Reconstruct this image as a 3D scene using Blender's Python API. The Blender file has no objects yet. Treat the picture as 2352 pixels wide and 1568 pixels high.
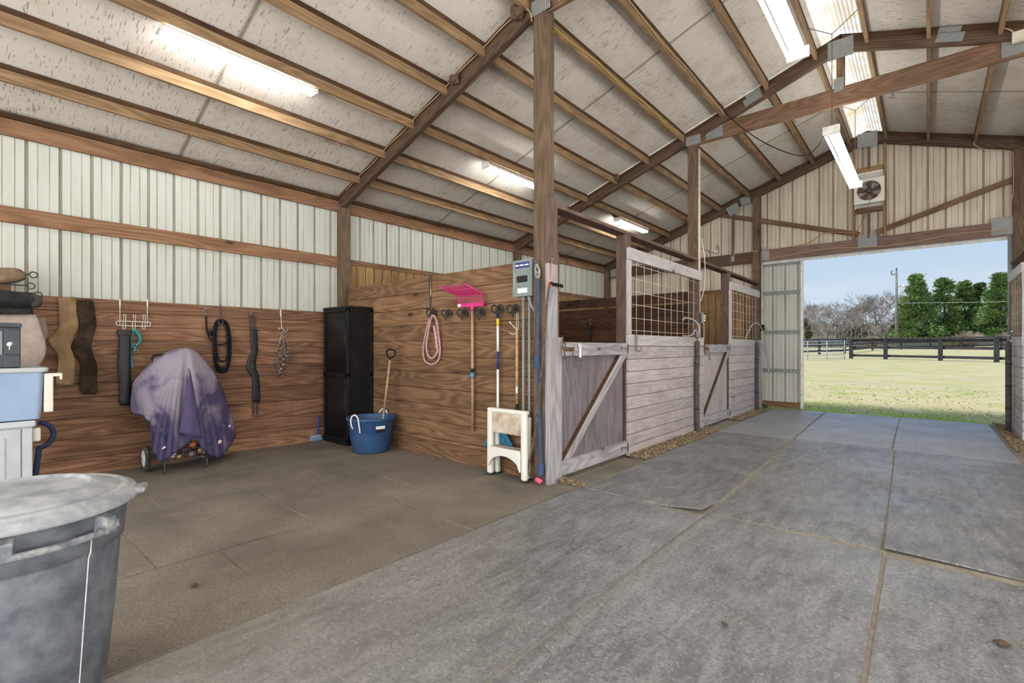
import bpy, bmesh, math, random
from mathutils import Vector, Matrix
random.seed(7)
S = bpy.context.scene
COL = S.collection
V = Vector
R = math.radians

# ------------------------------------------------------------------ camera
FPX, HOR, YAW = 1103.0, 798.0, 40.86
H = 1.25
cam = bpy.data.cameras.new('camera'); camo = bpy.data.objects.new('camera', cam); COL.objects.link(camo)
cam.sensor_width = 36; cam.lens = 36 * FPX / 2352; cam.shift_y = (HOR - 784) / 2352
cam.clip_start = .02; cam.clip_end = 600
camo.location = (0, 0, H); camo.rotation_euler = (R(90), 0, R(YAW))
S.camera = camo
_s, _c = math.sin(R(YAW)), math.cos(R(YAW))
def ray(u, v):
    t = (u - 1176) / FPX
    return V((-_s + t * _c, _c + t * _s, (HOR - v) / FPX))
def O0(): return V((0, 0, H))
def PX(u, v, X): d = ray(u, v); return O0() + d * (X / d.x)          # point of the photo on the plane x = X
def PY(u, v, Y): d = ray(u, v); return O0() + d * (Y / d.y)
def PZ(u, v, Z=0.): d = ray(u, v); return O0() + d * ((Z - H) / d.z)

# ------------------------------------------------------------------ view, world, sun, added fill lamps
S.view_settings.view_transform = 'Standard'; S.view_settings.look = 'None'
S.view_settings.exposure = -0.20; S.view_settings.gamma = 1.0; S.view_settings.use_curve_mapping = False
w = bpy.data.worlds.new('sky'); S.world = w; w.use_nodes = True
nt = w.node_tree; N = nt.nodes; L = nt.links
bg = N['Background']; bg.inputs['Strength'].default_value = 1.2
tc = N.new('ShaderNodeTexCoord'); sp = N.new('ShaderNodeSeparateXYZ'); L.new(tc.outputs['Generated'], sp.inputs[0])
cr = N.new('ShaderNodeValToRGB'); L.new(sp.outputs['Z'], cr.inputs[0])
e = cr.color_ramp.elements
e[0].position = 0.0; e[0].color = (.62, .73, .83, 1); e[1].position = .75; e[1].color = (.20, .42, .86, 1)
x = e.new(.10); x.color = (.56, .69, .83, 1); x = e.new(.30); x.color = (.38, .55, .80, 1)
mp = N.new('ShaderNodeMapping'); mp.inputs['Scale'].default_value = (1.6, 1.6, 9); L.new(tc.outputs['Generated'], mp.inputs[0])
no = N.new('ShaderNodeTexNoise'); no.inputs['Scale'].default_value = 1.7; no.inputs['Detail'].default_value = 6; L.new(mp.outputs[0], no.inputs[0])
c2 = N.new('ShaderNodeValToRGB'); L.new(no.outputs[0], c2.inputs[0])
c2.color_ramp.elements[0].position = .48; c2.color_ramp.elements[0].color = (0, 0, 0, 1)
c2.color_ramp.elements[1].position = .78; c2.color_ramp.elements[1].color = (.75, .75, .75, 1)
mx = N.new('ShaderNodeMixRGB'); L.new(c2.outputs[0], mx.inputs[0]); L.new(cr.outputs[0], mx.inputs[1]); mx.inputs[2].default_value = (.74, .79, .84, 1)
L.new(mx.outputs[0], bg.inputs[0])

def lamp(name, kind, loc, direction, power, color, **kw):
    l = bpy.data.lights.new(name, kind); l.energy = power; l.color = color
    for k, v in kw.items(): setattr(l, k, v)
    o = bpy.data.objects.new(name, l); COL.objects.link(o); o.location = loc
    o.rotation_euler = V(direction).to_track_quat('-Z', 'Y').to_euler(); return o
lamp('hazy_sun', 'SUN', (0, 0, 30), (.55, .30, -.80), 4.6, (1, .95, .86), angle=R(14))
lamp('rear_fill_area', 'AREA', (-1.0, -3.7, 1.8), (-.06, 1, .30), 720, (1, .985, .95), shape='RECTANGLE', size=9.5, size_y=3.4)  # added area lamp behind the camera, tilted up to brighten the ceiling
lamp('right_fill_area', 'AREA', (4.4, 3.6, 1.65), (-1, .10, .16), 560, (1, .985, .96), shape='RECTANGLE', size=11.0, size_y=3.0)  # added unseen side lamp; the right wall has no opening

# ------------------------------------------------------------------ materials
def mat(name, col, rough=.7, metal=0., spec=.3):
    m = bpy.data.materials.new(name); m.use_nodes = True
    b = m.node_tree.nodes['Principled BSDF']
    b.inputs['Base Color'].default_value = (*col, 1); b.inputs['Roughness'].default_value = rough
    b.inputs['Metallic'].default_value = metal; b.inputs['Specular IOR Level'].default_value = spec
    return m
class NT:
    def __init__(s, m): s.t = m.node_tree; s.b = s.t.nodes['Principled BSDF']
    def n(s, k, **kw):
        o = s.t.nodes.new('ShaderNode' + k)
        for a, v in kw.items():
            if a.startswith('i_'): o.inputs[a[2:].replace('_', ' ')].default_value = v
            else: setattr(o, a, v)
        return o
    def l(s, a, b): s.t.links.new(a, b)
    def math(s, op, a, b=None, c=None):
        o = s.n('Math', operation=op)
        for i, q in enumerate((a, b, c)):
            if q is None: continue
            if isinstance(q, (int, float)): o.inputs[i].default_value = q
            else: s.l(q, o.inputs[i])
        return o.outputs[0]
    def ramp(s, f, stops):
        o = s.n('ValToRGB'); s.l(f, o.inputs[0]); e = o.color_ramp.elements
        for i, (p, c) in enumerate(stops):
            if isinstance(c, (int, float)): c = (c, c, c)
            x = e[i] if i < 2 else e.new(p)
            x.position = p; x.color = (*c, 1)
        return o.outputs[0]
    def mix(s, f, a, b, mode='MIX'):
        o = s.n('MixRGB', blend_type=mode)
        for i, q in enumerate((f, a, b)):
            if isinstance(q, (int, float)): o.inputs[i].default_value = q if i == 0 else (q, q, q, 1)
            elif isinstance(q, tuple): o.inputs[i].default_value = (*q, 1)
            else: s.l(q, o.inputs[i])
        return o.outputs[0]
    def coords(s, scale=(1, 1, 1), rand=True, world=False):
        if world: base = s.n('NewGeometry').outputs['Position']
        else: base = s.n('TexCoord').outputs['Object']
        if rand:
            r = s.n('ObjectInfo').outputs['Random']; g = s.n('NewGeometry').outputs['Random Per Island']
            a = s.math('MULTIPLY_ADD', r, 31., s.math('MULTIPLY', g, 67.))
            c = s.n('CombineXYZ'); s.l(a, c.inputs[0]); s.l(s.math('MULTIPLY', a, .37), c.inputs[1]); s.l(s.math('MULTIPLY', a, .53), c.inputs[2])
            v = s.n('VectorMath', operation='ADD'); s.l(base, v.inputs[0]); s.l(c.outputs[0], v.inputs[1]); base = v.outputs[0]
        m = s.n('Mapping'); m.inputs['Scale'].default_value = scale; s.l(base, m.inputs[0]); return m.outputs[0]
    def noise(s, v, scale, detail=4, rough=.55, dist=0.):
        o = s.n('TexNoise'); s.l(v, o.inputs[0]); o.inputs['Scale'].default_value = scale; o.inputs['Detail'].default_value = detail
        o.inputs['Roughness'].default_value = rough; o.inputs['Distortion'].default_value = dist; return o.outputs[0]
    def bump(s, h, strength=.3, dist=.01):
        o = s.n('Bump'); o.inputs['Strength'].default_value = strength; o.inputs['Distance'].default_value = dist
        s.l(h, o.inputs['Height']); s.l(o.outputs[0], s.b.inputs['Normal'])
    def col(s, c): s.l(c, s.b.inputs['Base Color'])
    def rough(s, c): s.l(c, s.b.inputs['Roughness'])

def wood(name, light, dark, knots=True, rough=.75, grain=.6, blotch=.35, var=.35, stain=None, amt=0., bump=.35, ring=1.0):
    m = mat(name, light, rough, spec=.2); t = NT(m)
    c0 = t.coords((1, 1, 1))
    sx = t.n('SeparateXYZ'); t.l(c0, sx.inputs[0])
    yz = t.math('ADD', sx.outputs[1], sx.outputs[2])
    def cv(a, b):
        c = t.n('CombineXYZ'); t.l(t.math('MULTIPLY', sx.outputs[0], a), c.inputs[0]); t.l(t.math('MULTIPLY', yz, b), c.inputs[1]); return c.outputs[0]
    low = t.noise(cv(.42, 3.4), 1.0, 2, .4)
    ringv = t.math('SINE', t.math('MULTIPLY', low, 120. * ring))
    ringv = t.math('MULTIPLY_ADD', ringv, .5, .5)
    fine = t.noise(cv(3., 160.), 1.0, 3)
    mid = t.noise(cv(1.3, 22.), 1.0, 4)
    g = t.math('MULTIPLY_ADD', ringv, .24 * grain, t.math('MULTIPLY_ADD', fine, .62 * grain, t.math('MULTIPLY', mid, .50 * grain)))
    g = t.ramp(g, [(.30 * grain + .12, 0.), (.98 * grain, 1.)])
    c = t.mix(g, light, dark)
    if knots:
        vo = t.n('TexVoronoi'); t.l(cv(1.5, 4.2), vo.inputs[0]); vo.inputs['Scale'].default_value = 1.0
        sel = t.n('SeparateColor'); t.l(vo.outputs['Color'], sel.inputs[0]); on = t.math('GREATER_THAN', sel.outputs[0], .45)
        k = t.math('MULTIPLY', t.ramp(vo.outputs['Distance'], [(.07, 1.), (.11, 0.)]), on); halo = t.math('MULTIPLY', t.ramp(vo.outputs['Distance'], [(.10, 1.), (.42, 0.)]), on)
        c = t.mix(t.math('MULTIPLY', halo, .45), c, dark); c = t.mix(t.math('MULTIPLY', k, .85), c, tuple(q * .3 for q in dark))
    isl = t.n('NewGeometry').outputs['Random Per Island']
    c = t.mix(1., c, t.ramp(isl, [(0., 1. - var), (1., 1. + 0.0)]), 'MULTIPLY')
    if stain:
        b = t.noise(t.coords((1.2, 1.2, 1.2)), 2.2, 5, .65)
        c = t.mix(t.math('MULTIPLY', t.ramp(b, [(.42, 0.), (.68, 1.)]), amt), c, stain)
    bl = t.noise(t.coords((.8, 1.5, 1.5)), 1.6, 4)
    c = t.mix(blotch, c, t.ramp(bl, [(.3, .35), (.65, 1.)]), 'MULTIPLY')
    t.col(c); t.bump(g, bump, .004)
    return m

M = {}
M['wall_wood'] = wood('wall_wood', (.45, .25, .145), (.12, .052, .027), grain=.95, var=.50, blotch=.45, stain=(.10, .05, .03), amt=.5)
M['part_wood'] = wood('partition_wood', (.33, .19, .10), (.10, .052, .026), grain=.85, var=.35, blotch=.3)
M['stall_wood'] = wood('stall_wood', (.15, .075, .04), (.05, .024, .014), grain=.9, var=.4, blotch=.5, stain=(.02, .012, .008), amt=.6)
M['purlin'] = wood('purlin_wood', (.47, .31, .17), (.20, .12, .06), grain=.7, knots=False, var=.3, blotch=.3, stain=(.16, .10, .06), amt=.4)
M['purlin_dark'] = wood('purlin_dark_wood', (.14, .075, .035), (.05, .027, .015), grain=.8, knots=False, blotch=.4)
M['truss'] = wood('truss_wood', (.155, .098, .062), (.055, .034, .022), grain=.8, var=.2, blotch=.4)
M['tie'] = wood('tie_wood', (.25, .15, .09), (.10, .055, .032), grain=.8, var=.2, blotch=.3)
M['header'] = wood('header_wood', (.34, .19, .105), (.15, .075, .04), grain=.7, var=.15)
M['header_grey'] = wood('grey_header_wood', (.27, .18, .15), (.15, .085, .065), grain=.6, var=.15)
M['post'] = wood('post_wood', (.19, .13, .085), (.08, .05, .032), grain=.8, var=.1, blotch=.3)
M['post_light'] = wood('light_post_wood', (.33, .225, .135), (.16, .10, .058), grain=.8, var=.1, blotch=.3)
M['post_red'] = wood('red_brown_wood', (.19, .125, .10), (.09, .055, .043), grain=.8, var=.1, blotch=.4, knots=False)
M['white_wood'] = wood('whitewashed_wood', (.60, .565, .56), (.40, .36, .365), grain=.5, var=.15, blotch=.15, stain=(.38, .31, .32), amt=.4, rough=.6)
M['board_wash'] = wood('washed_board_wood', (.55, .49, .475), (.36, .31, .305), grain=.36, var=.22, blotch=.15, stain=(.32, .255, .255), amt=.55, rough=.6)
M['grey_wood'] = wood('grey_weathered_wood', (.48, .465, .48), (.23, .205, .21), grain=.7, var=.15, blotch=.2, rough=.6)
M['ply'] = wood('weathered_plywood', (.25, .225, .24), (.12, .10, .11), grain=.55, var=.1, blotch=.4, knots=False, rough=.55, stain=(.15, .10, .10), amt=.5)
M['plank_gold'] = wood('golden_plank_wood', (.42, .26, .12), (.20, .11, .045), grain=.7, var=.3, knots=False)
M['dowel'] = wood('handle_wood', (.50, .33, .18), (.30, .18, .09), grain=.4, var=.1, knots=False, rough=.5)

def m_siding(name, col, dirt, amt):
    m = mat(name, col, .5, spec=.3); t = NT(m)
    c = t.coords((6, 6, .5), rand=False, world=True); n1 = t.noise(c, 3.0, 5)
    n2 = t.noise(t.coords((1, 1, 1), rand=False, world=True), 1.3, 4)
    f = t.math('MULTIPLY', t.ramp(n1, [(.40, 0.), (.75, 1.)]), amt)
    f = t.math('ADD', f, t.math('MULTIPLY', t.ramp(n2, [(.45, 0.), (.8, 1.)]), amt * .6))
    t.col(t.mix(f, col, dirt)); return m
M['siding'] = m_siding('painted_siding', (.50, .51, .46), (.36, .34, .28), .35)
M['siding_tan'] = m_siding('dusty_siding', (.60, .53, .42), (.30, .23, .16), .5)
M['siding_rib'] = m_siding('darker_siding_rib', (.36, .355, .30), (.16, .145, .11), .7)  # ribs coloured darker than the flat pans
M['rib_tan'] = m_siding('darker_tan_rib', (.36, .30, .22), (.15, .11, .07), .6)  # end wall ribs, darker than their pans
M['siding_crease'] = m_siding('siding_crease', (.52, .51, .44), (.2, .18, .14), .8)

def m_foam():
    m = mat('roof_insulation', (.6, .57, .52), .8, spec=.15); t = NT(m)
    c = t.coords((1, 1, 1), rand=False, world=True)
    mm = t.n('Mapping'); mm.inputs['Scale'].default_value = (11, 75, 11); t.l(c, mm.inputs[0])
    n = t.noise(mm.outputs[0], 1.0, 3, .6)
    zone = t.noise(c, .9, 3)
    lo = t.math('MULTIPLY_ADD', zone, -.20, .695)
    sp = t.n('MapRange'); t.l(n, sp.inputs['Value']); t.l(lo, sp.inputs['From Min']); t.l(t.math('ADD', lo, .06), sp.inputs['From Max'])
    stain = t.ramp(t.noise(c, 2.1, 6, .65), [(.50, 0.), (.78, 1.)])
    col = t.mix(t.math('MULTIPLY', stain, .55), (.57, .525, .465), (.30, .235, .17))
    col = t.mix(t.math('MULTIPLY', sp.outputs[0], .62), col, (.12, .09, .065))
    # grime along the taped joints that run up the slope in the middle of each bay
    sy = t.n('SeparateXYZ'); t.l(c, sy.inputs[0])
    wob = t.math('MULTIPLY_ADD', t.noise(c, 3., 3), .10, -.05)
    yy = t.math('ADD', sy.outputs[1], wob)
    for j in (1.62, 5.35, 9.15):
        d = t.math('ABSOLUTE', t.math('SUBTRACT', t.math('MULTIPLY_ADD', wob, -.8, yy), j))
        f = t.ramp(d, [(.006, .75), (.03, .0)]); col = t.mix(f, col, (.16, .12, .08))
    t.col(col); t.bump(t.noise(c, 90, 2), .25, .004); return m
M['foam'] = m_foam()
M['galv'] = None
def m_metal(name, col, rough=.45, metal=.7, n=6):
    m = mat(name, col, rough, metal, .5); t = NT(m)
    k = t.noise(t.coords(rand=False), n, 4); t.col(t.mix(k, tuple(q * .7 for q in col), tuple(min(1, q * 1.25) for q in col))); return m
M['galv'] = m_metal('galvanised_steel', (.25, .26, .25), .55, .4, 14)
M['steel'] = m_metal('bright_steel', (.34, .34, .33), .25, .95, 10)
M['dark_steel'] = m_metal('dark_iron', (.10, .09, .085), .5, .6, 10)
M['rust'] = m_metal('rusty_iron', (.15, .09, .06), .8, .3, 30)
def m_mottle(name, a, b, scale=5, rough=.6, bump=0., detail=5, lo=.35, hi=.7, spec=.3, bs=60):
    m = mat(name, a, rough, spec=spec); t = NT(m)
    c = t.coords(rand=False); t.col(t.mix(t.ramp(t.noise(c, scale, detail, .6), [(lo, 0.), (hi, 1.)]), a, b))
    if bump: t.bump(t.noise(c, bs, 3), bump, .004)
    return m
def m_mat_aisle(name='grey_rubber_mat', k=1., fine_=1.):
    m = mat(name, (.2, .2, .2), .5, spec=.65); t = NT(m)
    c = t.coords(rand=False, world=True)
    mm = t.n('Mapping'); mm.inputs['Scale'].default_value = (14, 3.5, 5); mm.inputs['Rotation'].default_value = (0, 0, .7); t.l(c, mm.inputs[0])
    a = t.noise(mm.outputs[0], 1., 6, .62, .6); b = t.noise(c, 1.1, 4); f = t.noise(c, 70, 4, .7)
    col = t.mix(t.ramp(a, [(.34, 0.), (.66, 1.)]), (.105, .105, .108), (.25, .25, .25))
    col = t.mix(t.math('MULTIPLY', t.ramp(b, [(.42, 0.), (.70, 1.)]), .5), col, (.34, .34, .34))
    col = t.mix(t.math('MULTIPLY', t.ramp(f, [(.50, 0.), (.57, 1.)]), .55), col, (.075, .075, .078))
    col = t.mix(t.math('MULTIPLY', t.ramp(t.noise(c, 2.4, 5, .7), [(.50, 0.), (.66, 1.)]), .35), col, (.10, .10, .102))
    col = t.mix(t.math('MULTIPLY', t.ramp(t.noise(c, 60, 3, .7), [(.59, 0.), (.65, 1.)]), .5), col, (.47, .43, .38))
    vo = t.n('TexVoronoi'); vo.inputs['Scale'].default_value = 5.5; vd = t.n('VectorMath', operation='ADD'); t.l(c, vd.inputs[0])
    nz = t.n('TexNoise'); t.l(c, nz.inputs[0]); nz.inputs['Scale'].default_value = 7.; sc_ = t.n('VectorMath', operation='SCALE'); t.l(nz.outputs['Color'], sc_.inputs[0]); sc_.inputs['Scale'].default_value = .09; t.l(sc_.outputs[0], vd.inputs[1]); t.l(vd.outputs[0], vo.inputs[0])
    ringm = t.ramp(vo.outputs['Distance'], [(.225, 0.), (.245, 1.)]); rm = t.math('MULTIPLY', ringm, t.ramp(vo.outputs['Distance'], [(.26, 1.), (.28, 0.)]))
    rm = t.math('MULTIPLY', rm, t.ramp(t.noise(c, 6.5, 3), [(.53, 0.), (.60, 1.)]))
    col = t.mix(t.math('MULTIPLY', rm, .6), col, (.05, .05, .052))
    # tan dust towards the tack area
    sx = t.n('SeparateXYZ'); t.l(c, sx.inputs[0])
    d = t.ramp(t.math('MULTIPLY_ADD', sx.outputs[1], -.35, t.math('MULTIPLY', sx.outputs[0], -.45)), [(-.3, 0.), (.9, 1.)])
    col = t.mix(t.math('MULTIPLY', d, .35), col, (.33, .29, .23))
    if k > 1: col = t.mix(.45, col, (.40, .41, .42))  # doorway mats lightened: door light and pale dust put into the colour
    t.col(col); t.rough(t.ramp(t.noise(c, 1.7, 5, .65), [(.3, .30), (.7, .58)])); t.bump(a, .25, .004); return m
M['mat_aisle'] = m_mat_aisle(); M['mat_door'] = m_mat_aisle('dusty_door_lit_mat', 1.5)
def m_mat_tack():
    m = mat('dusty_textured_mat', (.2, .18, .15), .75, spec=.2); t = NT(m)
    c = t.coords(rand=False, world=True)
    vo = t.n('TexVoronoi', feature='F1'); t.l(c, vo.inputs[0]); vo.inputs['Scale'].default_value = 75
    a = t.noise(c, 1.3, 6, .6); b = t.noise(c, 4.2, 6, .65)
    col = t.mix(t.ramp(a, [(.35, 0.), (.65, 1.)]), (.165, .145, .118), (.30, .265, .215))
    col = t.mix(t.math('MULTIPLY', t.ramp(b, [(.55, 0.), (.75, 1.)]), .5), col, (.36, .31, .24))
    col = t.mix(t.math('MULTIPLY', t.ramp(vo.outputs['Distance'], [(.1, 0.), (.6, 1.)]), .45), col, (.08, .068, .052))
    t.col(col); t.bump(vo.outputs['Distance'], -.5, .004); return m
M['mat_tack'] = m_mat_tack()
M['earth'] = m_mottle('packed_earth', (.20, .145, .095), (.36, .27, .18), 9, .95, .8)
M['earth_seam'] = m_mottle('dusty_seam', (.31, .275, .22), (.20, .17, .135), 14, .95)
M['chips'] = m_mottle('wood_shavings', (.42, .33, .21), (.16, .11, .07), 40, .9)
def m_lawn():
    m = mat('winter_lawn', (.5, .5, .3), .95, spec=.05); t = NT(m)
    c = t.coords(rand=False, world=True)
    a = t.noise(c, .8, 6, .62); b = t.noise(c, 9., 5, .7); g = t.noise(c, .35, 4)
    col = t.mix(t.ramp(b, [(.36, 0.), (.66, 1.)]), (.50, .42, .21), (.66, .57, .35))
    col = t.mix(t.math('MULTIPLY', t.ramp(a, [(.46, 0.), (.60, 1.)]), .55), col, (.38, .43, .12))
    col = t.mix(t.math('MULTIPLY', t.ramp(g, [(.50, 0.), (.66, 1.)]), .5), col, (.52, .42, .27))
    sx = t.n('SeparateXYZ'); t.l(c, sx.inputs[0])
    y = t.math('ADD', sx.outputs[1], t.math('MULTIPLY', b, 1.6))
    col = t.mix(t.ramp(t.math('MULTIPLY_ADD', y, .25, -2.95), [(0., 1.), (.22, 0.)]), col, (.30, .46, .07))
    col = t.mix(t.math('MULTIPLY', t.ramp(t.noise(c, 16, 4, .7), [(.64, 0.), (.70, 1.)]), .5), col, (.16, .11, .07))
    t.col(col); t.bump(b, .6, .03); return m
M['lawn'] = m_lawn()
m = mat('lamp_tube', (1, 1, 1)); b = m.node_tree.nodes['Principled BSDF']
b.inputs['Emission Color'].default_value = (1, .99, .96, 1); b.inputs['Emission Strength'].default_value = 70; M['tube'] = m
M['lamp_white'] = m_mottle('lamp_enamel', (.75, .74, .70), (.45, .38, .28), 18, .4, lo=.45, hi=.8)
def m_sky():
    m = bpy.data.materials.new('translucent_roof_panel'); m.use_nodes = True; n = m.node_tree.nodes; l = m.node_tree.links
    n.remove(n['Principled BSDF']); o = n['Material Output']; tr = n.new('ShaderNodeBsdfTranslucent'); df = n.new('ShaderNodeBsdfDiffuse')
    mx = n.new('ShaderNodeMixShader'); mx.inputs[0].default_value = .12
    nz = n.new('ShaderNodeTexNoise'); nz.inputs['Scale'].default_value = 5; nz.inputs['Detail'].default_value = 5
    tcd = n.new('ShaderNodeTexCoord'); l.new(tcd.outputs['Object'], nz.inputs[0])
    rp = n.new('ShaderNodeValToRGB'); l.new(nz.outputs[0], rp.inputs[0])
    rp.color_ramp.elements[0].position = .35; rp.color_ramp.elements[0].color = (.85, .80, .68, 1)
    rp.color_ramp.elements[1].position = .75; rp.color_ramp.elements[1].color = (.72, .52, .27, 1)
    l.new(rp.outputs[0], tr.inputs[0]); l.new(tr.outputs[0], mx.inputs[1]); l.new(df.outputs[0], mx.inputs[2]); l.new(mx.outputs[0], o.inputs[0])
    return m
M['skylight'] = m_sky()
M['black_plastic'] = m_mottle('black_plastic', (.007, .007, .008), (.020, .018, .016), 6, .5, lo=.5, hi=.8, spec=.22)
M['black_rubber'] = m_mottle('black_rubber', (.02, .02, .02), (.045, .042, .038), 20, .7)
M['foam_tube'] = m_mottle('dark_foam_sleeve', (.055, .045, .045), (.12, .10, .10), 12, .8)
M['white_paint'] = m_mottle('chipped_white_paint', (.75, .73, .70), (.5, .45, .4), 20, .5, lo=.5, hi=.8)
M['black'] = mat('black_matte', (.012, .012, .012), .7)
M['nest'] = m_mottle('nest_mud', (.13, .085, .05), (.05, .033, .02), 60, .95, 1.)
M['cream_pvc'] = m_mottle('cream_conduit', (.62, .58, .48), (.45, .40, .30), 8, .5)
M['wire_tan'] = mat('tan_cable', (.48, .34, .18), .6)
M['orange_cord'] = mat('faded_orange_cord', (.42, .17, .10), .7)
M['wire_yellow'] = mat('yellow_cable', (.60, .46, .05), .6)
M['wire_grey'] = mat('grey_cable', (.35, .35, .36), .6)

# ------------------------------------------------------------------ mesh helpers
WM = {}
def frame(x=None, up=V((0, 0, 1))):
    if x is None: return Matrix.Identity(3)
    x = V(x).normalized(); u = V(up)
    if abs(x.dot(u)) > .99: u = V((0, 1, 0))
    y = u.cross(x).normalized(); z = x.cross(y)
    return Matrix((x, y, z)).transposed()
class MB:
    def __init__(s): s.v = []; s.f = []; s.sm = []
    def add(s, vs, fs, smooth=False):
        n = len(s.v); s.v += [V(p) for p in vs]; s.f += [tuple(i + n for i in f) for f in fs]; s.sm += [smooth] * len(fs); return s
    def obox(s, c, ax, sz):
        c = V(c); A = [V(a).normalized() * (q / 2) for a, q in zip(ax, sz)]
        vs = [c + A[0] * i + A[1] * j + A[2] * k for i in (-1, 1) for j in (-1, 1) for k in (-1, 1)]
        return s.add(vs, [(0, 1, 3, 2), (4, 6, 7, 5), (0, 4, 5, 1), (2, 3, 7, 6), (0, 2, 6, 4), (1, 5, 7, 3)])
    def box(s, x0, x1, y0, y1, z0, z1):
        return s.obox(((x0 + x1) / 2, (y0 + y1) / 2, (z0 + z1) / 2), ((1, 0, 0), (0, 1, 0), (0, 0, 1)), (abs(x1 - x0), abs(y1 - y0), abs(z1 - z0)))
    def bar(s, a, b, w, h, up=(0, 0, 1)):
        a = V(a); b = V(b); F = frame(b - a, up); return s.obox((a + b) / 2, [F.col[i] for i in range(3)], ((b - a).length, w, h))
    def tube(s, pts, r, n=8, closed=False, cap=True):
        pts = [V(p) for p in pts]; m = len(pts); rs = r if isinstance(r, (list, tuple)) else [r] * m
        T = []
        for i in range(m):
            a = pts[(i - 1) % m] if (closed or i > 0) else pts[i]; b = pts[(i + 1) % m] if (closed or i < m - 1) else pts[i]
            d = b - a; T.append(d.normalized() if d.length > 1e-9 else V((0, 0, 1)))
        u = T[0].orthogonal().normalized(); vs = []
        for i in range(m):
            u = u - T[i] * u.dot(T[i])
            u = u.normalized() if u.length > 1e-6 else T[i].orthogonal().normalized()
            w_ = T[i].cross(u)
            for k in range(n):
                q = 2 * math.pi * k / n; vs.append(pts[i] + (u * math.cos(q) + w_ * math.sin(q)) * rs[i])
        fs = []
        for i in range(m if closed else m - 1):
            j = (i + 1) % m
            for k in range(n): fs.append((i * n + k, i * n + (k + 1) % n, j * n + (k + 1) % n, j * n + k))
        if cap and not closed: fs += [tuple(range(n))[::-1], tuple(range((m - 1) * n, m * n))]
        return s.add(vs, fs, n > 5)
    def lathe(s, prof, c=(0, 0, 0), n=32, axis=(0, 0, 1), sx=1., sy=1., cap0=False, cap1=False, smooth=True):
        c = V(c); A = V(axis).normalized(); u = V((1, 0, 0)) if abs(A.z) > .9 else A.orthogonal().normalized(); w_ = A.cross(u)
        vs = []
        for r, z in prof:
            for k in range(n):
                q = 2 * math.pi * k / n; vs.append(c + A * z + u * (r * math.cos(q) * sx) + w_ * (r * math.sin(q) * sy))
        fs = [(i * n + k, i * n + (k + 1) % n, (i + 1) * n + (k + 1) % n, (i + 1) * n + k) for i in range(len(prof) - 1) for k in range(n)]
        if cap0: fs.append(tuple(range(n))[::-1])
        if cap1: fs.append(tuple(range((len(prof) - 1) * n, len(prof) * n)))
        return s.add(vs, fs, smooth)
    def prism(s, poly, d):
        d = V(d); n = len(poly); vs = [V(p) for p in poly] + [V(p) + d for p in poly]
        return s.add(vs, [tuple(range(n))[::-1], tuple(range(n, 2 * n))] + [(i, (i + 1) % n, n + (i + 1) % n, n + i) for i in range(n)])
    def grid(s, P, smooth=True, closed_u=False):
        nu = len(P); nv = len(P[0]); vs = [p for row in P for p in row]
        fs = [(i * nv + j, i * nv + j + 1, ((i + 1) % nu) * nv + j + 1, ((i + 1) % nu) * nv + j) for i in range(nu if closed_u else nu - 1) for j in range(nv - 1)]
        return s.add(vs, fs, smooth)
    def build(s, name, mt, parent=None, grain=None, label=None, bevel=0., smooth=None, sub=0, solid=0.):
        lo = V([min(p[i] for p in s.v) for i in range(3)]); hi = V([max(p[i] for p in s.v) for i in range(3)])
        org = V(((lo.x + hi.x) / 2, (lo.y + hi.y) / 2, lo.z)); F = frame(grain)
        W = Matrix.Translation(org) @ F.to_4x4(); Wi = W.inverted()
        me = bpy.data.meshes.new(name); me.from_pydata([Wi @ p for p in s.v], [], s.f); me.materials.append(M[mt] if isinstance(mt, str) else mt)
        sm = s.sm if smooth is None else [smooth] * len(s.f)
        me.polygons.foreach_set('use_smooth', sm)
        bm = bmesh.new(); bm.from_mesh(me); bmesh.ops.recalc_face_normals(bm, faces=bm.faces); bm.to_mesh(me); bm.free()
        o = bpy.data.objects.new(name, me); COL.objects.link(o); put(o, W, parent)
        if bevel:
            b = o.modifiers.new('edge', 'BEVEL'); b.width = bevel; b.segments = 2; b.limit_method = 'ANGLE'; b.harden_normals = False
        if solid:
            b = o.modifiers.new('thick', 'SOLIDIFY'); b.thickness = solid; b.offset = 0
        if sub:
            b = o.modifiers.new('sub', 'SUBSURF'); b.levels = sub; b.render_levels = sub
        if label: o['label'] = label
        return o
def put(o, W, parent=None):
    WM[o.name] = W
    if parent is not None:
        o.parent = parent; o.matrix_parent_inverse = WM[parent.name].inverted()
    o.matrix_basis = W
def tag(o, label, cat, group=None):
    o['label'] = label; o['category'] = cat
    if group: o['group'] = group
    return o
def struct(o): o['kind'] = 'structure'; return o
def stuff(o, label, cat): o['kind'] = 'stuff'; return tag(o, label, cat)
def thing(name, label, cat, loc, group=None):
    o = bpy.data.objects.new(name, None); o.empty_display_size = .1; COL.objects.link(o)
    put(o, Matrix.Translation(V(loc))); return tag(o, label, cat, group)
def timber(name, a, b, w_, h_, mt, parent=None, up=(0, 0, 1), bevel=.003):
    return MB().bar(a, b, w_, h_, up).build(name, mt, parent, grain=V(b) - V(a), bevel=bevel)
def copy_tree(o, loc, label, group=None):
    c = o.copy(); COL.objects.link(c); c.location = loc; c['label'] = label
    if group: c['group'] = group
    for ch in list(o.children):
        d = ch.copy(); COL.objects.link(d); d.parent = c
        for g in list(ch.children):
            e_ = g.copy(); COL.objects.link(e_); e_.parent = d
    return c
def arc(c, u, v, r, a0, a1, n=12):
    c = V(c); u = V(u); v = V(v)
    return [c + u * (r * math.cos(R(a0 + (a1 - a0) * i / n))) + v * (r * math.sin(R(a0 + (a1 - a0) * i / n))) for i in range(n + 1)]
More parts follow.
